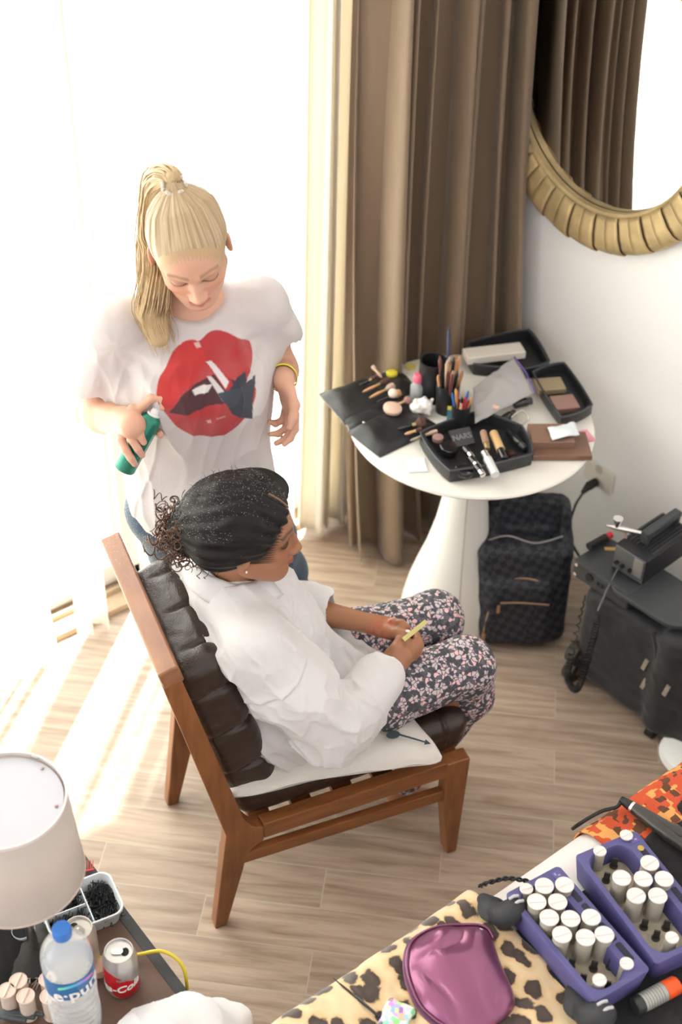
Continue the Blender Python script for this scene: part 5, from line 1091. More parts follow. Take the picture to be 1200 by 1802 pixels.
# lamp
lc = P(22, 1480, .85); lc[2] = SZ
t = thing('table_lamp', 'white drum-shaded table lamp at the left edge, seen from above', 'lamp', (lc[0], lc[1], SZ))
shd = cloth_mat('lamp_shade_linen', (.70, .63, .58), .35, 0, bump=.15, col2=(.8, .74, .68)); dif = M('lamp_diffuser', (.52, .52, .57), .5, trans=.0)
z0, z1 = .762, .965; r0, r1 = .121, .108; L3 = V3(lc[0], lc[1], 0)
o = obj('lamp_shade', G().lathe([(r0, z0), (r1, z1)], L3, None, 72, cap=False), shd, t, world=True, ang=180); md = o.modifiers.new('t', 'SOLIDIFY'); md.thickness = .002; md.offset = -1
obj('shade_rim', G().lathe([(r1-.003, z1-.004), (r1+.0012, z1-.004), (r1+.0012, z1+.003), (r1-.003, z1+.003), (r1-.003, z1-.004)], L3, None, 72, cap=False), M('rim_rose', (.66, .60, .60), .4), t, world=True)
obj('shade_rim', G().lathe([(r0-.003, z0-.003), (r0+.0012, z0-.003), (r0+.0012, z0+.003), (r0-.003, z0+.003), (r0-.003, z0-.003)], L3, None, 72, cap=False), M('rim_rose2', (.60, .50, .46), .4), t, world=True)
obj('diffuser', G().lathe([(.001, z1-.010), (r1-.006, z1-.010), (r1-.006, z1-.006), (.001, z1-.006)], L3, None, 64), dif, t, world=True, ang=30)
for a in (.9, -.15, 2.6): obj('screw', G().sph(L3 + V3((r1-.016)*math.cos(a-.6), (r1-.016)*math.sin(a-.6), z1-.005), (.0035, .0035, .002), 10), M('screw_rose', (.35, .22, .22), .35, .5), t, world=True)
obj('shade_clip', G().box(L3 + V3((r1-.004)*math.cos(.55), (r1-.004)*math.sin(.55), z1+.001), (.014, .006, .003), rotm((0, 0, 1), .55+PI/2)), M('clip_grey', (.35, .33, .32), .4, .5), t, world=True)
obj('pole', G().cyl(L3 + V3(0, 0, SZ+.02), L3 + V3(0, 0, z1-.01), .010, n=20), chrm, t, world=True); obj('lamp_base', G().lathe([(.065, SZ+.001), (.066, SZ+.014), (.05, SZ+.022), (.012, SZ+.03)], L3, None, 40), M('lamp_base_dark', (.012, .010, .010), .6), t, world=True)
obj('bulb', G().sph(L3 + V3(0, 0, .87), (.03, .03, .035), 20), M('bulb_white', (.85, .85, .82), .3), t, world=True)
# soft drink cans
def can_obj(c0, label, body, rz=0):
    t = thing('drink_can', label, 'drink can', c0, rz, 'drink cans on the side table'); r = .033; h = .118
    o = obj('can_body', G().lathe([(.024, 0), (.031, .007), (r, .014), (r, .096), (.0285, .108), (.027, h), (.0255, h), (.0245, h-.005), (.001, h-.0055)], (0, 0, 0), None, 48), body, t, ang=50)
    obj('tab', G().prism(rrect(.013, .022, .006), h-.004, h-.002, None, (0, -.003, 0)).sph((0, .0, h-.003), (.003, .003, .002), 8), chrm, t)
    obj('opening', G().prism([(.0085*math.cos(a)*1.1, .0115+.0075*math.sin(a)) for a in np.linspace(0, 2*PI, 20, endpoint=False)], h-.0053, h-.0050), M('can_hole', (.01, .01, .01), .8), t); return t
def can_mat(name, red):
    m = M(name, (.62, .60, .59), .28, .75); N, L, b = nodes(m); tc = N.new('ShaderNodeTexCoord'); sx = N.new('ShaderNodeSeparateXYZ'); L.new(tc.outputs['Object'], sx.inputs[0])
    at = N.new('ShaderNodeMath'); at.operation = 'ARCTAN2'; L.new(sx.outputs[1], at.inputs[0]); L.new(sx.outputs[0], at.inputs[1])
    s2 = N.new('ShaderNodeMath'); s2.operation = 'SINE'; ml = N.new('ShaderNodeMath'); ml.operation = 'MULTIPLY_ADD'; L.new(sx.outputs[2], ml.inputs[0]); ml.inputs[1].default_value = 38; L.new(at.outputs[0], ml.inputs[2]); L.new(ml.outputs[0], s2.inputs[0])
    cp = N.new('ShaderNodeMath'); cp.operation = 'GREATER_THAN'; L.new(s2.outputs[0], cp.inputs[0]); cp.inputs[1].default_value = .28
    lo = N.new('ShaderNodeMath'); lo.operation = 'LESS_THAN'; L.new(sx.outputs[2], lo.inputs[0]); lo.inputs[1].default_value = .088; hi = N.new('ShaderNodeMath'); hi.operation = 'GREATER_THAN'; L.new(sx.outputs[2], hi.inputs[0]); hi.inputs[1].default_value = .008
    a1 = N.new('ShaderNodeMath'); a1.operation = 'MULTIPLY'; L.new(cp.outputs[0], a1.inputs[0]); L.new(lo.outputs[0], a1.inputs[1]); a2 = N.new('ShaderNodeMath'); a2.operation = 'MULTIPLY'; L.new(a1.outputs[0], a2.inputs[0]); L.new(hi.outputs[0], a2.inputs[1])
    mx = N.new('ShaderNodeMix'); mx.data_type = 'RGBA'; L.new(a2.outputs[0], mx.inputs['Factor']); mx.inputs[6].default_value = (.62, .60, .59, 1); mx.inputs[7].default_value = (*red, 1); L.new(mx.outputs[2], b.inputs['Base Color'])
    iv = N.new('ShaderNodeMath'); iv.operation = 'MULTIPLY_ADD'; L.new(a2.outputs[0], iv.inputs[0]); iv.inputs[1].default_value = -.6; iv.inputs[2].default_value = .75; L.new(iv.outputs[0], b.inputs['Metallic']); return m
def wrap_text(s, size, r, zc, phi, parent, mat, c0=(0, 0, 0), shear=0, tilt=0, name='lettering', bold=.0003):
    v, f = text_mesh(s, size, shear=shear, extrude=.0002, bold=bold); x, y = v[:, 0]*math.cos(tilt) - v[:, 1]*math.sin(tilt), v[:, 0]*math.sin(tilt) + v[:, 1]*math.cos(tilt)
    a = phi + x/r; rr = r + .0006 + v[:, 2]; q = np.stack([rr*np.cos(a), rr*np.sin(a), zc + y], 1) + np.array(c0); return obj(name, (q, f), mat, parent, smooth=False)
cw_ = V3(.628, 1.408, SZ+.001); toC = math.atan2(-cw_[1], -cw_[0])
wl_ = M('print_white', (.85, .82, .80), .4); gl_ = M('print_grey', (.28, .26, .26), .4)
c1_ = can_obj(cw_, 'open silver and red soft drink can standing right of the water bottle', can_mat('can_red_silver', (.55, .012, .018)), toC-.2)
wrap_text('Coca-Cola', .027, .033, .036, -.50, c1_, wl_, shear=.35, tilt=.16, bold=.0006); wrap_text('light', .010, .033, .068, .1, c1_, gl_)
c2 = P(137, 1632, SZ+.12); c2[2] = SZ+.001
can_obj(c2, 'plain silver drink can half hidden behind the water bottle', M('can_silver', (.66, .62, .58), .3, .7), .4)
# water bottle
wb = V3(.519, 1.388, SZ+.001); t = thing('water_bottle', 'clear plastic water bottle with a blue cap and a blue label at the lower left', 'bottle', wb)
pet = bpy.data.materials.new('clear_pet'); pet.use_nodes = True; N = pet.node_tree.nodes; L = pet.node_tree.links; b = N['Principled BSDF']; b.inputs['Base Color'].default_value = (.92, .95, .97, 1); b.inputs['Roughness'].default_value = .06; b.inputs['Alpha'].default_value = .30; b.inputs['Specular IOR Level'].default_value = .9
R_ = .046; pf = [(.030, 0), (.042, .004), (R_, .014), (R_, .04)]
for k in range(5): pf += [(R_, .048+k*.018), (R_-.003, .056+k*.018), (R_, .062+k*.018)]
pf += [(R_, .148), (R_-.002, .152), (R_-.002, .205), (R_, .209), (R_, .225), (.043, .245), (.036, .262), (.025, .277), (.016, .287), (.0145, .292), (.0145, .300)]
g = G(); a = np.linspace(0, 2*PI, 56, endpoint=False); g.loft([np.stack([np.cos(a)*r*(1+.02*np.sin(3*a+z*60)*(z < .14)), np.sin(a)*r*(1+.02*np.sin(3*a+z*60)*(z < .14)), np.full(56, z)], 1) for r, z in pf], cap=False); obj('bottle_body', g, pet, t, ang=180)
wt = bpy.data.materials.new('water'); wt.use_nodes = True; b = wt.node_tree.nodes['Principled BSDF']; b.inputs['Base Color'].default_value = (.90, .94, .95, 1); b.inputs['Roughness'].default_value = .03; b.inputs['Alpha'].default_value = .22
obj('water', G().lathe([(.028, .003), (.040, .006), (.044, .016), (.044, .195), (.001, .195)], (0, 0, 0), None, 48), wt, t)
obj('bottle_cap', G().lathe([(.0165, .288), (.0172, .292), (.0172, .306), (.0155, .310), (.001, .3105)], (0, 0, 0), None, 36), M('cap_blue', (.04, .17, .55), .35), t)
tb_ = math.atan2(-wb[1], -wb[0])
lm = M('label_blue', (.02, .10, .33), .3, alpha=.93, col2=(.02, .19, .42), vscale=25); rows = []
for z in (.153, .170, .188, .204): rows.append([(.0455*math.cos(a), .0455*math.sin(a), z + .004*math.sin(a-tb_+1)) for a in np.linspace(0, 2*PI, 57)])
obj('label', G().grid(np.array(rows)), lm, t)
rows = [[(.0462*math.cos(a), .0462*math.sin(a), z0_ + .012*math.cos((a-tb_-.25)*1.6)) for a in np.linspace(tb_-.55, tb_+1.05, 24)] for z0_ in (.183, .187, .191)]
irs = M('label_rainbow', (.15, .55, .75), .3); N, L, b = nodes(irs); tc = N.new('ShaderNodeTexCoord'); sx = N.new('ShaderNodeSeparateXYZ'); L.new(tc.outputs['Generated'], sx.inputs[0]); cr_ = N.new('ShaderNodeValToRGB'); L.new(sx.outputs[0], cr_.inputs[0]); e = cr_.color_ramp.elements; e[0].color = (.2, .75, .45, 1); e[1].color = (.85, .25, .45, 1); q_ = e.new(.35); q_.color = (.1, .5, .8, 1); q_ = e.new(.7); q_.color = (.35, .2, .75, 1); L.new(cr_.outputs[0], b.inputs['Base Color'])
obj('label_arc', G().grid(np.array(rows)), irs, t)
wrap_text('e\u00b7pura', .040, .0462, .172, tb_+.30, t, wl_, tilt=.12, bold=.0008, name='brand_lettering')
# plastic tray of hair grips
k4 = [P(80, 1572, SZ+.04), P(196, 1527, SZ+.04), P(217, 1607, SZ+.04), P(72, 1662, SZ+.04)]; kc = np.mean(k4, 0); kx = nrm((k4[1]-k4[0]) + (k4[2]-k4[3])); ky = nrm(np.cross((0, 0, 1), kx)); kw = .5*(np.linalg.norm(k4[1]-k4[0]) + np.linalg.norm(k4[2]-k4[3])); kh = abs((k4[0]-k4[3]) @ ky)*.5 + abs((k4[1]-k4[2]) @ ky)*.5; kc[2] = SZ+.001
Rk2 = np.array([kx, ky, (0, 0, 1)]).T; t = thing('grip_tray', 'translucent plastic tray with dividers full of black hair grips, beside the lamp', 'tray', kc)
fr = M('frosted_plastic', (.72, .76, .80), .3, alpha=.80)
g = G(); A = lambda w, h, z, r: [kc + Rk2 @ V3(x, y, z) for x, y in rrect(w, h, r, 6)]
g.loft([A(kw-.02, kh-.02, 0, .018), A(kw-.004, kh-.004, .034, .022), A(kw, kh, .036, .024), A(kw, kh, .042, .024), A(kw-.007, kh-.007, .042, .022), A(kw-.012, kh-.012, .034, .020), A(kw-.024, kh-.024, .004, .016)])
obj('tray_shell', g, fr, t, world=True, ang=60); obj('divider', G().box(kc + Rk2 @ V3(kw*.08, 0, .020), (.0022, kh-.02, .034), Rk2), fr, t, world=True, smooth=False); obj('divider', G().box(kc + Rk2 @ V3(-kw*.22, kh*.02, .018), (kw*.56, .0022, .030), Rk2), fr, t, world=True, smooth=False)
g = G(); rg = np.random.default_rng(12)
for k in range(620):
    cell = k % 3; cx_, cy_, wx_, wy_ = [(kw*.29, 0, kw*.17, kh*.36), (-kw*.22, kh*.24, kw*.23, kh*.14), (-kw*.22, -kh*.22, kw*.23, kh*.14)][cell]
    c_ = kc + Rk2 @ V3(cx_ + rg.uniform(-1, 1)*wx_, cy_ + rg.uniform(-1, 1)*wy_, .008 + rg.uniform(0, 1)*.022); a = rg.uniform(0, PI) if rg.random() < .5 else rg.normal(1.1, .3); d = Rk2 @ nrm(V3(math.cos(a), math.sin(a), rg.normal(0, .12))); ln = min(.016, .55*min(wx_, wy_)+.004)
    g.tube([c_-d*ln, c_+d*ln*.2, c_+d*ln], .0009, 4)
c = obj('hair_grips', g, M('grip_black', (.014, .014, .016), .25, .3), ang=180); tag(c, 'black hair grips and pins heaped in the translucent tray', 'hair grips', kind='stuff')
# rollers lying/standing on the table
rollm = M('roller_pink_beige', (.62, .50, .42), .75, bump=.5, bscale=420); rtop = M('roller_top', (.74, .58, .50), .5)
def roller(name, base, r, h, label, grp, tilt=None, mats=(rollm, rtop), rz=.7):
    t = thing(name, label, 'hair roller', base, rz, grp)
    if tilt is not None: t.rotation_euler = tilt
    pr = [(r*1.02, 0)] + [(r*(.90 + .012*(k % 2)), .004 + (h-.008)*k/22) for k in range(23)] + [(r*1.0, h)]
    obj('roller_body', G().lathe(pr, (0, 0, 0), None, 24), mats[0], t, ang=60)
    obj('end_disc', G().lathe([(r*1.02, h-.001), (r*1.04, h+.001), (r*.96, h+.0025), (r*.90, h+.001), (.001, h+.001)], (0, 0, 0), None, 28), mats[1], t)
    obj('end_bar', G().box((0, 0, h+.002), (r*1.8, r*.22, .003)), mats[1], t, bevel=.0008); return t
for px, lb in [((32, 1725), 'pinkish beige hair roller nearest the black cloth'), ((45, 1752), 'pinkish beige hair roller in front, lower left of the bottle'), ((84, 1722), 'pinkish beige hair roller half hidden by the left side of the bottle'), ((86, 1752), 'pinkish beige hair roller at the bottle\'s lower left'), ((12, 1742), 'pinkish beige hair roller at the far left edge')]:
    b_ = P(*px, SZ+.065); b_[2] = SZ+.001; roller('hair_roller', b_, .0165, .062, lb, 'rollers on the side table')
# black cloth, pins, combs, cup
c = sheet('black_cloth', [P(-30, 1640, SZ+.034), P(38, 1622, SZ+.034), P(68, 1702, SZ+.012), P(0, 1735, SZ+.010)], M('black_velvet', (.006, .006, .007), .95), n=16, bulge=.008, wr=.002); tag(c, 'folded black cloth under the lamp at the left edge', 'cloth')
c = obj('hair_comb', G().prism(rrect(.03, .055, .006), 0, .004, rotm((0, 0, 1), .35), P(62, 1672, SZ+.003)), M('comb_white', (.66, .68, .72), .3), smooth=False); tag(c, 'white plastic comb back beside the black cloth', 'comb')
g = G(); rg = np.random.default_rng(3)
for k in range(26):
    c_ = P(rg.uniform(48, 78), rg.uniform(1690, 1728), SZ+.012); a = rg.uniform(0, PI); d = V3(math.cos(a), math.sin(a), rg.normal(0, .2)); n_ = nrm(np.cross(d, (0, 0, 1)))
    g.tube(spline([c_-d*.02+n_*.003, c_+d*.016+n_*.003, c_+d*.022, c_+d*.016-n_*.003, c_-d*.02-n_*.003], 4), .0008, 4)
c = obj('hair_pins', g, M('pin_steel', (.55, .50, .46), .3, .9), ang=180); tag(c, 'loose tangle of silver hair pins left of the water bottle', 'hair pins', kind='stuff')
t = thing('plastic_cup', 'small clear plastic cup under the edge of the lamp shade', 'cup', P(40, 1645, SZ+.02)*V3(1, 1, 0)+V3(0, 0, SZ)); obj('cup_wall', G().lathe([(.016, 0), (.020, .035), (.0188, .035), (.015, .003), (.001, .003)], (0, 0, .001), None, 28), clr, t)
for k in range(5):
    a_ = P(147+k*4.2, 1512+k*.5, SZ+.02); 
t = thing('red_comb', 'red comb teeth standing behind the grip tray', 'comb', P(152, 1525, SZ)); 
for k in range(5): obj('comb_tooth', G().cyl(P(147+k*4.0, 1532, SZ+.006), P(147.5+k*4.0, 1513, SZ+.012), .0012, .0007, 6), M('comb_red', (.55, .04, .04), .4) if k == 0 else bpy.data.materials['comb_red'], t, world=True)
obj('comb_spine', G().cyl(P(144, 1534, SZ+.006), P(166, 1530, SZ+.006), .002, n=8), bpy.data.materials['comb_red'], t, world=True)
c = obj('yellow_cable', G().tube(spline([P(5, 1650, SZ+.01), P(40, 1632, SZ+.012), P(70, 1632, SZ+.012), P(110, 1650, SZ+.005), P(180, 1686, SZ+.005), P(240, 1680, SZ+.012), P(285, 1674, SZ+.025), P(318, 1695, SZ+.015), P(329, 1732, SZ-.03), P(327, 1765, SZ-.12)], 8), .0036, 8), M('cable_yellow', (.72, .56, .04), .4)); tag(c, 'yellow cable running across the side table and over its edge', 'cable')
c = obj('pink_sponge_roller', G().tube([P(172, 1692, SZ+.018), P(178, 1716, SZ+.016)], .012, 12), M('foam_pink', (.68, .40, .32), .9, bump=.6, bscale=250)); tag(c, 'small peach foam roller between the bottle and the red can', 'hair roller')
for k in range(3): c = obj('section_comb', G().box(P(8+k*15, 1790-k*4, SZ+.016), (.008, .085, .008), rotm((0, 0, 1), .75+k*.05)), M('comb_slate', (.06, .07, .08), .45), smooth=False, bevel=.002); tag(c, ['dark slate clip at the bottom left corner', 'dark slate clip, middle of three at the bottom left', 'dark slate clip, rightmost of three at the bottom left'][k], 'hair clip', 'slate clips at the lower left')
# white towel at the corner of table and bed
f = F(); f.ell(P(318, 1812, .54), V3(.070, .065, .045), None, .03); f.ell(P(362, 1808, .53), V3(.040, .045, .035), None, .03); f.ell(P(255, 1830, .53), V3(.07, .06, .035), None, .03); f.ell(P(330, 1850, .5), V3(.14, .08, .06), None, .03)
f.post = lambda p, d: d + .006*vnoise(p, 22, 3) + .008*(.5-(1-np.abs(vnoise(p*V3(1, .35, 1), 26, 8)))**3) + .002*vnoise(p, 60, 5)
v, q = f.mesh(.003); c = fast_obj('towel', v, q, M('towel_white', (.72, .71, .72), .9, sheen=.3, bump=.2, bscale=500)); tag(c, 'crumpled white towel spilling over the corner of the side table', 'towel')
# ================================================================ bed and what lies on it
BZ = .60
t = thing('bed', 'bed with a white sheet along the lower right, covered with cloths and hair tools', 'bed', (1.9, .2, 0))
f = F(); f.box((1.705, .20, .50), (.945, .91, .10), .06); f.post = lambda p, d: d + .004*vnoise(p, 8, 1) + .003*(.5-(1-np.abs(vnoise(p*V3(.5, 1, 1), 16, 2)))**3)
v, q = f.mesh(.010); shw = M('sheet_white', (.80, .76, .75), .85, bump=.1, bscale=300); fast_obj('mattress', v, q, shw, t)
obj('bed_base', G().box((1.70, .18, .21), (1.82, 1.74, .38)), M('base_fabric', (.45, .40, .35), .9), t, world=True, smooth=False, bevel=.02)
def drape(name, x0, x1, y0, y1f, mat, z=BZ, seed=0, over=.10, wr=.006, nx=70, ny=60, lift=.002, label=None, cat='cloth', x0s=0., x1s=0., ey=1.06):
    """cloth lying on the bed from y0 (deep) to the edge y1f(x), its border hanging over where it passes the mattress edge"""
    A = np.zeros((nx, ny, 3))
    for i in range(nx):
        for j in range(ny):
            a, b = i/(nx-1), j/(ny-1); xx0, xx1 = x0 + x0s*b, x1 + x1s*b; x = xx0 + (xx1-xx0)*a; y = y0 + (y1f(x)+over-y0)*b; A[i, j] = (x, y, z+lift)
    p = A.reshape(-1, 3); n_ = wr*vnoise(p, 13, seed) + wr*.8*(.5-(1-np.abs(vnoise(p*V3(1, .6, 1), 20, seed+1)))**3)*1.2 + .0015*vnoise(p, 60, seed+2)
    p[:, 2] += n_ + wr; ex = p[:, 1] - ey; m = ex > 0; r = .05; th = np.clip(ex/r, 0, PI/2*.97); dn_ = np.clip(ex - r*PI/2*.97, 0, 9)
    p[:, 1] = np.where(m, ey + r*np.sin(th) + .1*dn_ , p[:, 1]); p[:, 2] = np.where(m, p[:, 2] - r*(1-np.cos(th)) - dn_, p[:, 2])
    o = obj(name, G().grid(p.reshape(nx, ny, 3)), mat, ang=180); md = o.modifiers.new('t', 'SOLIDIFY'); md.thickness = .003; md.offset = 0; tag(o, label, cat); return o
leo = M('leopard_fleece', (.62, .43, .22), .9, sheen=.5); N, L, b = nodes(leo); tc = N.new('ShaderNodeTexCoord'); nz = N.new('ShaderNodeTexNoise'); nz.inputs['Scale'].default_value = 22; L.new(tc.outputs['Object'], nz.inputs['Vector'])
ma = N.new('ShaderNodeVectorMath'); ma.operation = 'MULTIPLY_ADD'; L.new(nz.outputs['Color'], ma.inputs[0]); ma.inputs[1].default_value = (.045, .045, 0); L.new(tc.outputs['Object'], ma.inputs[2]); mp = N.new('ShaderNodeMapping'); mp.inputs['Scale'].default_value = (1.0, .72, .001); mp.inputs['Rotation'].default_value = (0, 0, .5); L.new(ma.outputs[0], mp.inputs[0])
vo = N.new('ShaderNodeTexVoronoi'); vo.voronoi_dimensions = '2D'; vo.inputs['Scale'].default_value = 23; vo.inputs['Randomness'].default_value = .9; L.new(mp.outputs[0], vo.inputs['Vector'])
fz = N.new('ShaderNodeTexNoise'); fz.inputs['Scale'].default_value = 260; L.new(tc.outputs['Object'], fz.inputs['Vector']); ad = N.new('ShaderNodeMath'); ad.operation = 'MULTIPLY_ADD'; L.new(fz.outputs['Fac'], ad.inputs[0]); ad.inputs[1].default_value = .10; L.new(vo.outputs['Distance'], ad.inputs[2])
rp = N.new('ShaderNodeValToRGB'); L.new(ad.outputs[0], rp.inputs[0]); e = rp.color_ramp.elements; e[0].position = .12; e[0].color = (.07, .045, .035, 1); e[1].position = .62; e[1].color = (.72, .55, .33, 1); q_ = e.new(.355); q_.color = (.045, .028, .022, 1); q_ = e.new(.42); q_.color = (.66, .45, .23, 1)
L.new(rp.outputs[0], b.inputs['Base Color'])
drape('leopard_blanket', .50, 1.262, .35, lambda x: 1.105, leo, seed=4, over=.16, wr=.007, lift=.008, nx=110, ny=100, label='leopard print fleece blanket over the near corner of the bed', cat='blanket', x0s=.0, x1s=-.012, ey=1.085)
blkc = M('black_towel', (.010, .010, .011), .95, sheen=.15, bump=.5, bscale=350, var=.3, vscale=60)
drape('black_towel', 1.245, 2.6, .30, lambda x: 1.005 + .05*max(0, x-1.5) - .02*math.sin((x-1.2)*6), blkc, seed=9, over=.0, wr=.004, lift=.006, nx=120, ny=80, label='black towel spread on the bed under the purple curler trays', cat='towel')
org = M('orange_print', (.62, .20, .06), .85); N, L, b = nodes(org); tc = N.new('ShaderNodeTexCoord'); v_ = N.new('ShaderNodeTexVoronoi'); v_.distance = 'CHEBYCHEV'; v_.inputs['Scale'].default_value = 62; L.new(tc.outputs['Object'], v_.inputs['Vector']); sp = N.new('ShaderNodeSeparateColor'); L.new(v_.outputs['Color'], sp.inputs[0])
rp = N.new('ShaderNodeValToRGB'); rp.color_ramp.interpolation = 'CONSTANT'; e = rp.color_ramp.elements; e[0].color = (.58, .085, .03, 1); e[1].position = .48; e[1].color = (.75, .36, .11, 1); q_ = e.new(.76); q_.color = (.13, .05, .025, 1); L.new(sp.outputs[0], rp.inputs[0]); L.new(rp.outputs[0], b.inputs['Base Color'])
drape('orange_cloth', 1.55, 2.62, .9, lambda x: 1.10, org, seed=14, over=.14, wr=.005, lift=.001, nx=90, ny=50, label='orange and brown printed cloth along the far edge of the bed', cat='cloth', x0s=-.02)
# two heated roller trays
pur = M('violet_plastic', (.095, .088, .24), .45, bump=.1, bscale=200); pur2 = M('violet_dark', (.012, .012, .035), .5); flr = M('roller_bed', (.42, .37, .28), .5, var=.15, vscale=60)
def tray_case(A, B, C, D, label):
    A, B, C, D = [np.array(P(*q, BZ+.075)) for q in (A, B, C, D)]; cen = (A+B+C+D)/4; ly = nrm((A-B)+(D-C)); lx_ = V3(ly[1], -ly[0], 0); ln = .5*(np.linalg.norm(A-B)+np.linalg.norm(D-C)); wd = .5*(np.linalg.norm(A-D)+np.linalg.norm(B-C)); cen[2] = BZ+.012
    t = thing('roller_tray', label, 'roller tray', cen, math.atan2(lx_[1], lx_[0])); hh = .062
    hx_, hy_ = wd/2, ln/2; ix0, ix1, iy0, iy1 = -hx_+.012, hx_-.036, -hy_+.012, hy_-.014
    o_ = lambda w, h, z, r: [(x, y, z) for x, y in rrect(w, h, r, 6)]; i_ = lambda s, z: [(x + (ix0+ix1)/2, y + (iy0+iy1)/2, z) for x, y in rrect(ix1-ix0-s, iy1-iy0-s, .028, 6)]
    g = G(); g.loft([o_(wd-.012, ln-.012, 0, .012), o_(wd, ln, hh-.002, .010), o_(wd-.003, ln-.003, hh, .010), i_(0, hh), i_(.004, hh-.003), i_(.008, .014), i_(.03, .013)]); obj('tray_shell', g, pur, t, ang=45)
    obj('tray_floor', G().prism(rrect(ix1-ix0-.010, iy1-iy0-.010, .024, 6, (ix0+ix1)/2, (iy0+iy1)/2), .012, .016), flr, t, smooth=False)
    for k in range(4): obj('side_slot', G().prism(rrect(.013, (ln-.07)/4-.006, .004, 4, hx_-.017, -hy_+.028+(ln-.07)/4*(k+.5)), hh-.0005, hh+.0006), pur2, t, smooth=False)
    obj('label_square', G().box((hx_-.018, hy_-.018, hh+.0005), (.017, .017, .001)), M('label_lilac', (.12, .11, .32), .4), t, smooth=False); obj('label_mark', G().box((hx_-.021, hy_-.015, hh+.0012), (.003, .006, .0006)).box((hx_-.015, hy_-.020, hh+.0012), (.005, .003, .0006)), M('mark_pale', (.38, .36, .5), .4), t, smooth=False)
    obj('round_sticker', G().cyl((hx_-.018, hy_-.042, hh), (hx_-.018, hy_-.042, hh+.0012), .0065, n=24), M('sticker_gold', (.50, .34, .08), .4, .3), t)
    return t
T1 = tray_case((986, 1520), (1144, 1708), (1049, 1762), (885, 1573), 'violet heated-roller tray nearer the leopard blanket, holding thirteen rollers')
T2 = tray_case((1116, 1454), (1262, 1640), (1161, 1702), (1013, 1510), 'violet heated-roller tray at the right edge, holding nine rollers')
rw = M('roller_ivory', (.46, .42, .34), .7, bump=.5, bscale=420); rt_ = M('roller_end_white', (.80, .74, .72), .5)
def cpx(x, y): return 780 + x/2.857, 1300 + y/2.857
proto = {}
def put_roller(px, small, label, grp):
    h = .050 if small else .062; r = .0125 if small else .0175; z0_ = BZ+.0285; p = P(*cpx(*px), z0_+h); p[2] = z0_; key = (small, grp)
    rz = -.35 + .3*math.sin(px[0])
    if small not in proto: proto[small] = roller('hair_roller', p, r, h, label, grp, mats=(rw, rt_), rz=rz)
    else: o = dup(proto[small], p, rz, label); o['group'] = grp
    return p
R1 = [((418, 755), 1, 'small ivory roller at the far left corner of the nearer tray'), ((508, 740), 0, 'ivory roller with a stained end, second in the back row of the nearer tray'), ((610, 735), 0, 'ivory roller at the right of the back row of the nearer tray'), ((470, 820), 0, 'left ivory roller in the second row of the nearer tray'), ((575, 820), 0, 'right ivory roller in the second row of the nearer tray'),
 ((533, 900), 0, 'left ivory roller in the middle row of three, nearer tray'), ((640, 905), 0, 'central ivory roller in the middle row of three, nearer tray'), ((743, 898), 0, 'right ivory roller in the middle row of three, nearer tray'), ((597, 985), 0, 'left ivory roller in the front row of three, nearer tray'), ((715, 1000), 0, 'tall central ivory roller in the front row, nearer tray'), ((810, 985), 0, 'right ivory roller in the front row of three, nearer tray'),
 ((922, 1130), 1, 'small ivory roller alone at the right front of the nearer tray'), ((785, 1213), 1, 'small ivory roller alone at the front tip of the nearer tray')]
R2 = [((920, 485), 1, 'small ivory roller at the back corner of the right-hand tray'), ((787, 565), 1, 'small ivory roller at the left corner of the right-hand tray'), ((1038, 625), 0, 'rearmost large ivory roller of the right-hand tray'), ((897, 700), 0, 'left large ivory roller in the middle of the right-hand tray'), ((1005, 705), 0, 'central large ivory roller of the right-hand tray'), ((1110, 705), 0, 'right large ivory roller of the right-hand tray'), ((970, 790), 0, 'left front large ivory roller of the right-hand tray'), ((1078, 790), 0, 'right front large ivory roller of the right-hand tray'), ((1150, 1000), 1, 'small ivory roller near the front end of the right-hand tray')]
for px, s, lb in R1: put_roller(px, s, lb, 'rollers in the nearer tray')
for px, s, lb in R2: put_roller(px, s, lb, 'rollers in the right-hand tray')
fin = M('heating_fin', (.05, .045, .04), .4)
for T_, pts in ((T1, [(645, 1130), (758, 1140), (842, 1130), (703, 1205), (825, 1240)]), (T2, [(860, 622), (957, 625), (822, 695), (1012, 930), (1123, 935), (1152, 850), (1072, 985), (1190, 920)])):
    for px in pts:
        p = P(*cpx(*px), BZ+.040); obj('heating_fin', G().box(p, (.012, .003, .026), rotm((0, 0, 1), -.9)).cyl(p-V3(0, 0, .012), p-V3(0, 0, .0105), .0085, n=16), fin, T_, world=True, smooth=False)
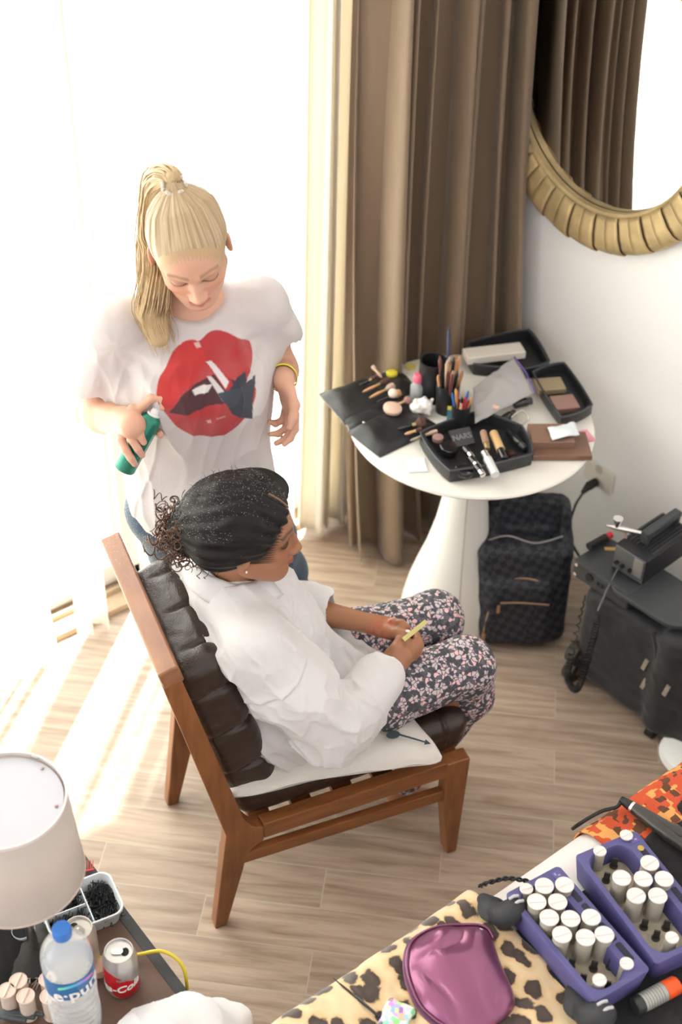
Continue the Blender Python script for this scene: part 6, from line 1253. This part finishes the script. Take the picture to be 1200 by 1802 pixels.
# dark padded strap ends with pale stripes
stp = M('strap_charcoal', (.028, .030, .034), .6, bump=.2, bscale=200); sg_ = M('stripe_grey', (.50, .50, .52), .4)
for k, ((a, b, c3_, s1, s2), lb) in enumerate([(((850, 1583), (885, 1612), (905, 1598), (904, 1577), (913, 1586)), 'dark strap end with two pale stripes, at the top corner of the nearer tray'), (((1005, 1745), (1035, 1790), (1062, 1782), (1060, 1763), (1070, 1774)), 'dark strap end with two pale stripes, at the bottom corner of the nearer tray')]):
    A_, B_, C_ = P(*a, BZ+.02), P(*b, BZ+.045), P(*c3_, BZ+.068); t = thing('strap_end', lb, 'strap', B_, group=None)
    f = F(); f.cone(A_, B_ + V3(0, 0, .0), .012, .018, k=.02); f.ell((A_+B_)/2 - V3(0, 0, .006), V3(.030, .030, .008), None, .01); f.ell(C_ - V3(0, 0, .004), V3(.022, .019, .017), None, .02); f.cone(B_, C_-V3(0, 0, .01), .018, .018, k=.02); v, q = f.mesh(.0022); fast_obj('strap_body', v, q, stp, t)
    for s_px in (s1, s2):
        p = P(*s_px, BZ+.084); d_ = nrm(P(s_px[0]+10, s_px[1]-4, BZ+.084)-p); obj('stripe', G().tube([p-d_*.010-V3(0, 0, .004), p, p+d_*.010-V3(0, 0, .004)], .0032, 8), sg_, t, world=True)
# hair straightener, with its cord
t = thing('hair_straightener', 'black hair straightener lying on the black towel behind the right-hand tray', 'hair straightener', P(1115, 1420, BZ+.02)); stg = M('straightener_black', (.035, .032, .028), .3, coat=.3)
h0, h1 = P(1112, 1420, BZ+.028), P(1290, 1540, BZ+.028); dv = nrm(h1-h0); sd = nrm(np.cross((0, 0, 1), dv))
for s__, nm in ((.012, 'upper_arm'), (-.010, 'lower_arm')):
    f = F(); f.cone(h0 + dv*.01, h0 + dv*.10 + sd*s__*.9, .013, .012, k=.01); f.cone(h0 + dv*.10 + sd*s__*.9, h1 + sd*s__*1.1, .012, .013, k=.01); v, q = f.mesh(.0025); fast_obj(nm, v, q, stg, t)
obj('collar_ring', G().cyl(h0-dv*.002, h0+dv*.004, .0125, n=20), chrm, t, world=True); obj('swivel', G().cyl(h0-dv*.028, h0, .0075, .012, n=18), blk, t, world=True)
obj('cord', G().tube(spline([h0-dv*.026, P(1085, 1420, BZ+.02), P(1060, 1427, BZ+.015), P(1035, 1440, BZ+.01), P(1015, 1453, BZ-.02), P(1008, 1458, BZ-.1)], 8), .0042, 8), blk, t, world=True)
g = G()
for ph_ in (0, PI): 
    pth = spline([P(845, 1560, BZ-.03), P(862, 1553, BZ+.012), P(890, 1546, BZ+.016), P(920, 1549, BZ+.016), P(945, 1556, BZ+.018)], 14); tt = np.gradient(pth, axis=0); pts = []
    for i, p_ in enumerate(pth): x_ = nrm(np.cross(tt[i], (0, 0, 1))); y_ = nrm(np.cross(x_, tt[i])); a = i*.55 + ph_; pts.append(p_ + .0028*(math.cos(a)*x_ + math.sin(a)*y_))
    g.tube(pts, .0026, 6)
c = obj('twisted_cord', g, blk, ang=180); tag(c, 'twisted black cord crossing the white sheet behind the nearer tray', 'cord')
# spray bottle with orange cap
a_, b_ = P(1116, 1772, BZ+.030), P(1190, 1733, BZ+.030); t = thing('hair_product_bottle', 'small black bottle with a grey label and bright orange cap on the black towel', 'bottle', a_); d = b_-a_; L_ = np.linalg.norm(d); B_ = basis(d)
obj('bottle_body', G().lathe([(.014, 0), (.0168, .003), (.0172, L_*.2), (.0172, L_*.72)], a_, B_, 32), M('bottle_smoke', (.03, .032, .03), .3), t, world=True); obj('label', G().lathe([(.0174, L_*.17), (.0176, L_*.18), (.0176, L_*.68), (.0174, L_*.69)], a_, B_, 32, cap=False), M('label_silver', (.40, .40, .37), .4, .3), t, world=True)
for k in range(7): obj('label_line', G().lathe([(.0178, L_*(.22+.062*k)), (.0178, L_*(.222+.062*k)+.0008)], a_, B_, 32, cap=False), M('label_ink', (.06, .06, .06), .5) if k == 0 else bpy.data.materials['label_ink'], t, world=True)
obj('cap', G().lathe([(.0176, L_*.70), (.0178, L_*.72), (.0174, L_*.98), (.015, L_*1.02), (.001, L_*1.02)], a_, B_, 32), M('cap_orange', (.85, .10, .015), .35), t, world=True)
# purple metallic pouch
pch = M('metallic_plum', (.26, .085, .17), .28, .65, bump=.25, bscale=24, coat=.3)
out = [(858, 1637), (880, 1690), (905, 1750), (898, 1780), (850, 1812), (790, 1815), (745, 1785), (722, 1745), (712, 1700), (722, 1660), (760, 1636), (810, 1630)]
op = np.array([P(u, v, BZ+.025) for u, v in out]); cc_ = op.mean(0); bd = spline(op, 10, True); t = thing('cosmetic_pouch', 'metallic plum zip pouch lying on the leopard blanket', 'pouch', cc_)
rows = []; rows2 = []
for u in np.concatenate([np.linspace(.02, .8, 22), np.linspace(.83, 1, 8)]):
    r1_ = []; 
    for p_ in bd:
        p = cc_ + (p_-cc_)*u; p = np.array([p[0], p[1], 0]); h = .034*max(0, 1-u**3.2)**.6; q3 = p[None]*1
        h += (.010*vnoise(q3, 18, 3)[0] + .012*(.5-(1-abs(vnoise(q3*V3(1, .5, 1), 17, 5)[0]))**3))*(1-u**4) ; r1_.append((p[0], p[1], BZ+.022 + h))
    rows.append(r1_); rows2.append([(x, y, BZ+.016) for x, y, z in r1_])
g = G(); g.grid(np.array(rows), wrap=True); g.grid(np.array(rows2)[::-1], wrap=True); g.grid(np.array([rows[-1], rows2[-1]]), wrap=True); g.add(np.array(rows[0]), [tuple(range(len(rows[0])))]); obj('pouch_body', g, pch, t, world=True, ang=180)
zp = np.array([bd[i % len(bd)] for i in range(52, 125)]); zi = cc_ + (zp-cc_)*.975
obj('zip_teeth', G().tube(zp + V3(0, 0, .004), .0030, 8), M('zip_plum', (.10, .05, .10), .35, .4), t, world=True); obj('piping', G().tube(zi + V3(0, 0, .010), .0024, 8), pch, t, world=True); obj('piping', G().tube(cc_ + (zp-cc_)*1.02, .0024, 8), pch, t, world=True)
obj('zip_pull', G().box(P(845, 1640, BZ+.04), (.014, .006, .003), rotm((0, 0, 1), .5)), M('pull_silver', (.6, .5, .6), .3, .8), t, world=True)
# brow pencil and colourful clip
c = obj('brow_brush', G().tube([P(586, 1721, BZ+.018), P(606, 1738, BZ+.020), P(640, 1766, BZ+.021), P(668, 1790, BZ+.022)], [.0007, .0022, .0032, .0026], 8), blkp); tag(c, 'thin black pencil lying on the leopard blanket left of the pouch', 'pencil')
cfm = M('confetti_plastic', (.8, .4, .5), .2); N, L, b = nodes(cfm); tc = N.new('ShaderNodeTexCoord'); v_ = N.new('ShaderNodeTexVoronoi'); v_.inputs['Scale'].default_value = 110; L.new(tc.outputs['Object'], v_.inputs['Vector']); hs_ = N.new('ShaderNodeHueSaturation'); hs_.inputs['Saturation'].default_value = .7; hs_.inputs['Value'].default_value = 1.1; L.new(v_.outputs['Color'], hs_.inputs['Color']); L.new(hs_.outputs[0], b.inputs['Base Color'])
f = F(); f.box(P(695, 1795, BZ+.022), (.036, .026, .009), .007, rotm((0, 0, 1), .5)); f.post = lambda p, d: d + .003*vnoise(p, 70, 2); v, q = f.mesh(.002); c = fast_obj('confetti_clip', v, q, cfm); tag(c, 'small multicoloured confetti hair clip at the bottom edge', 'hair clip')
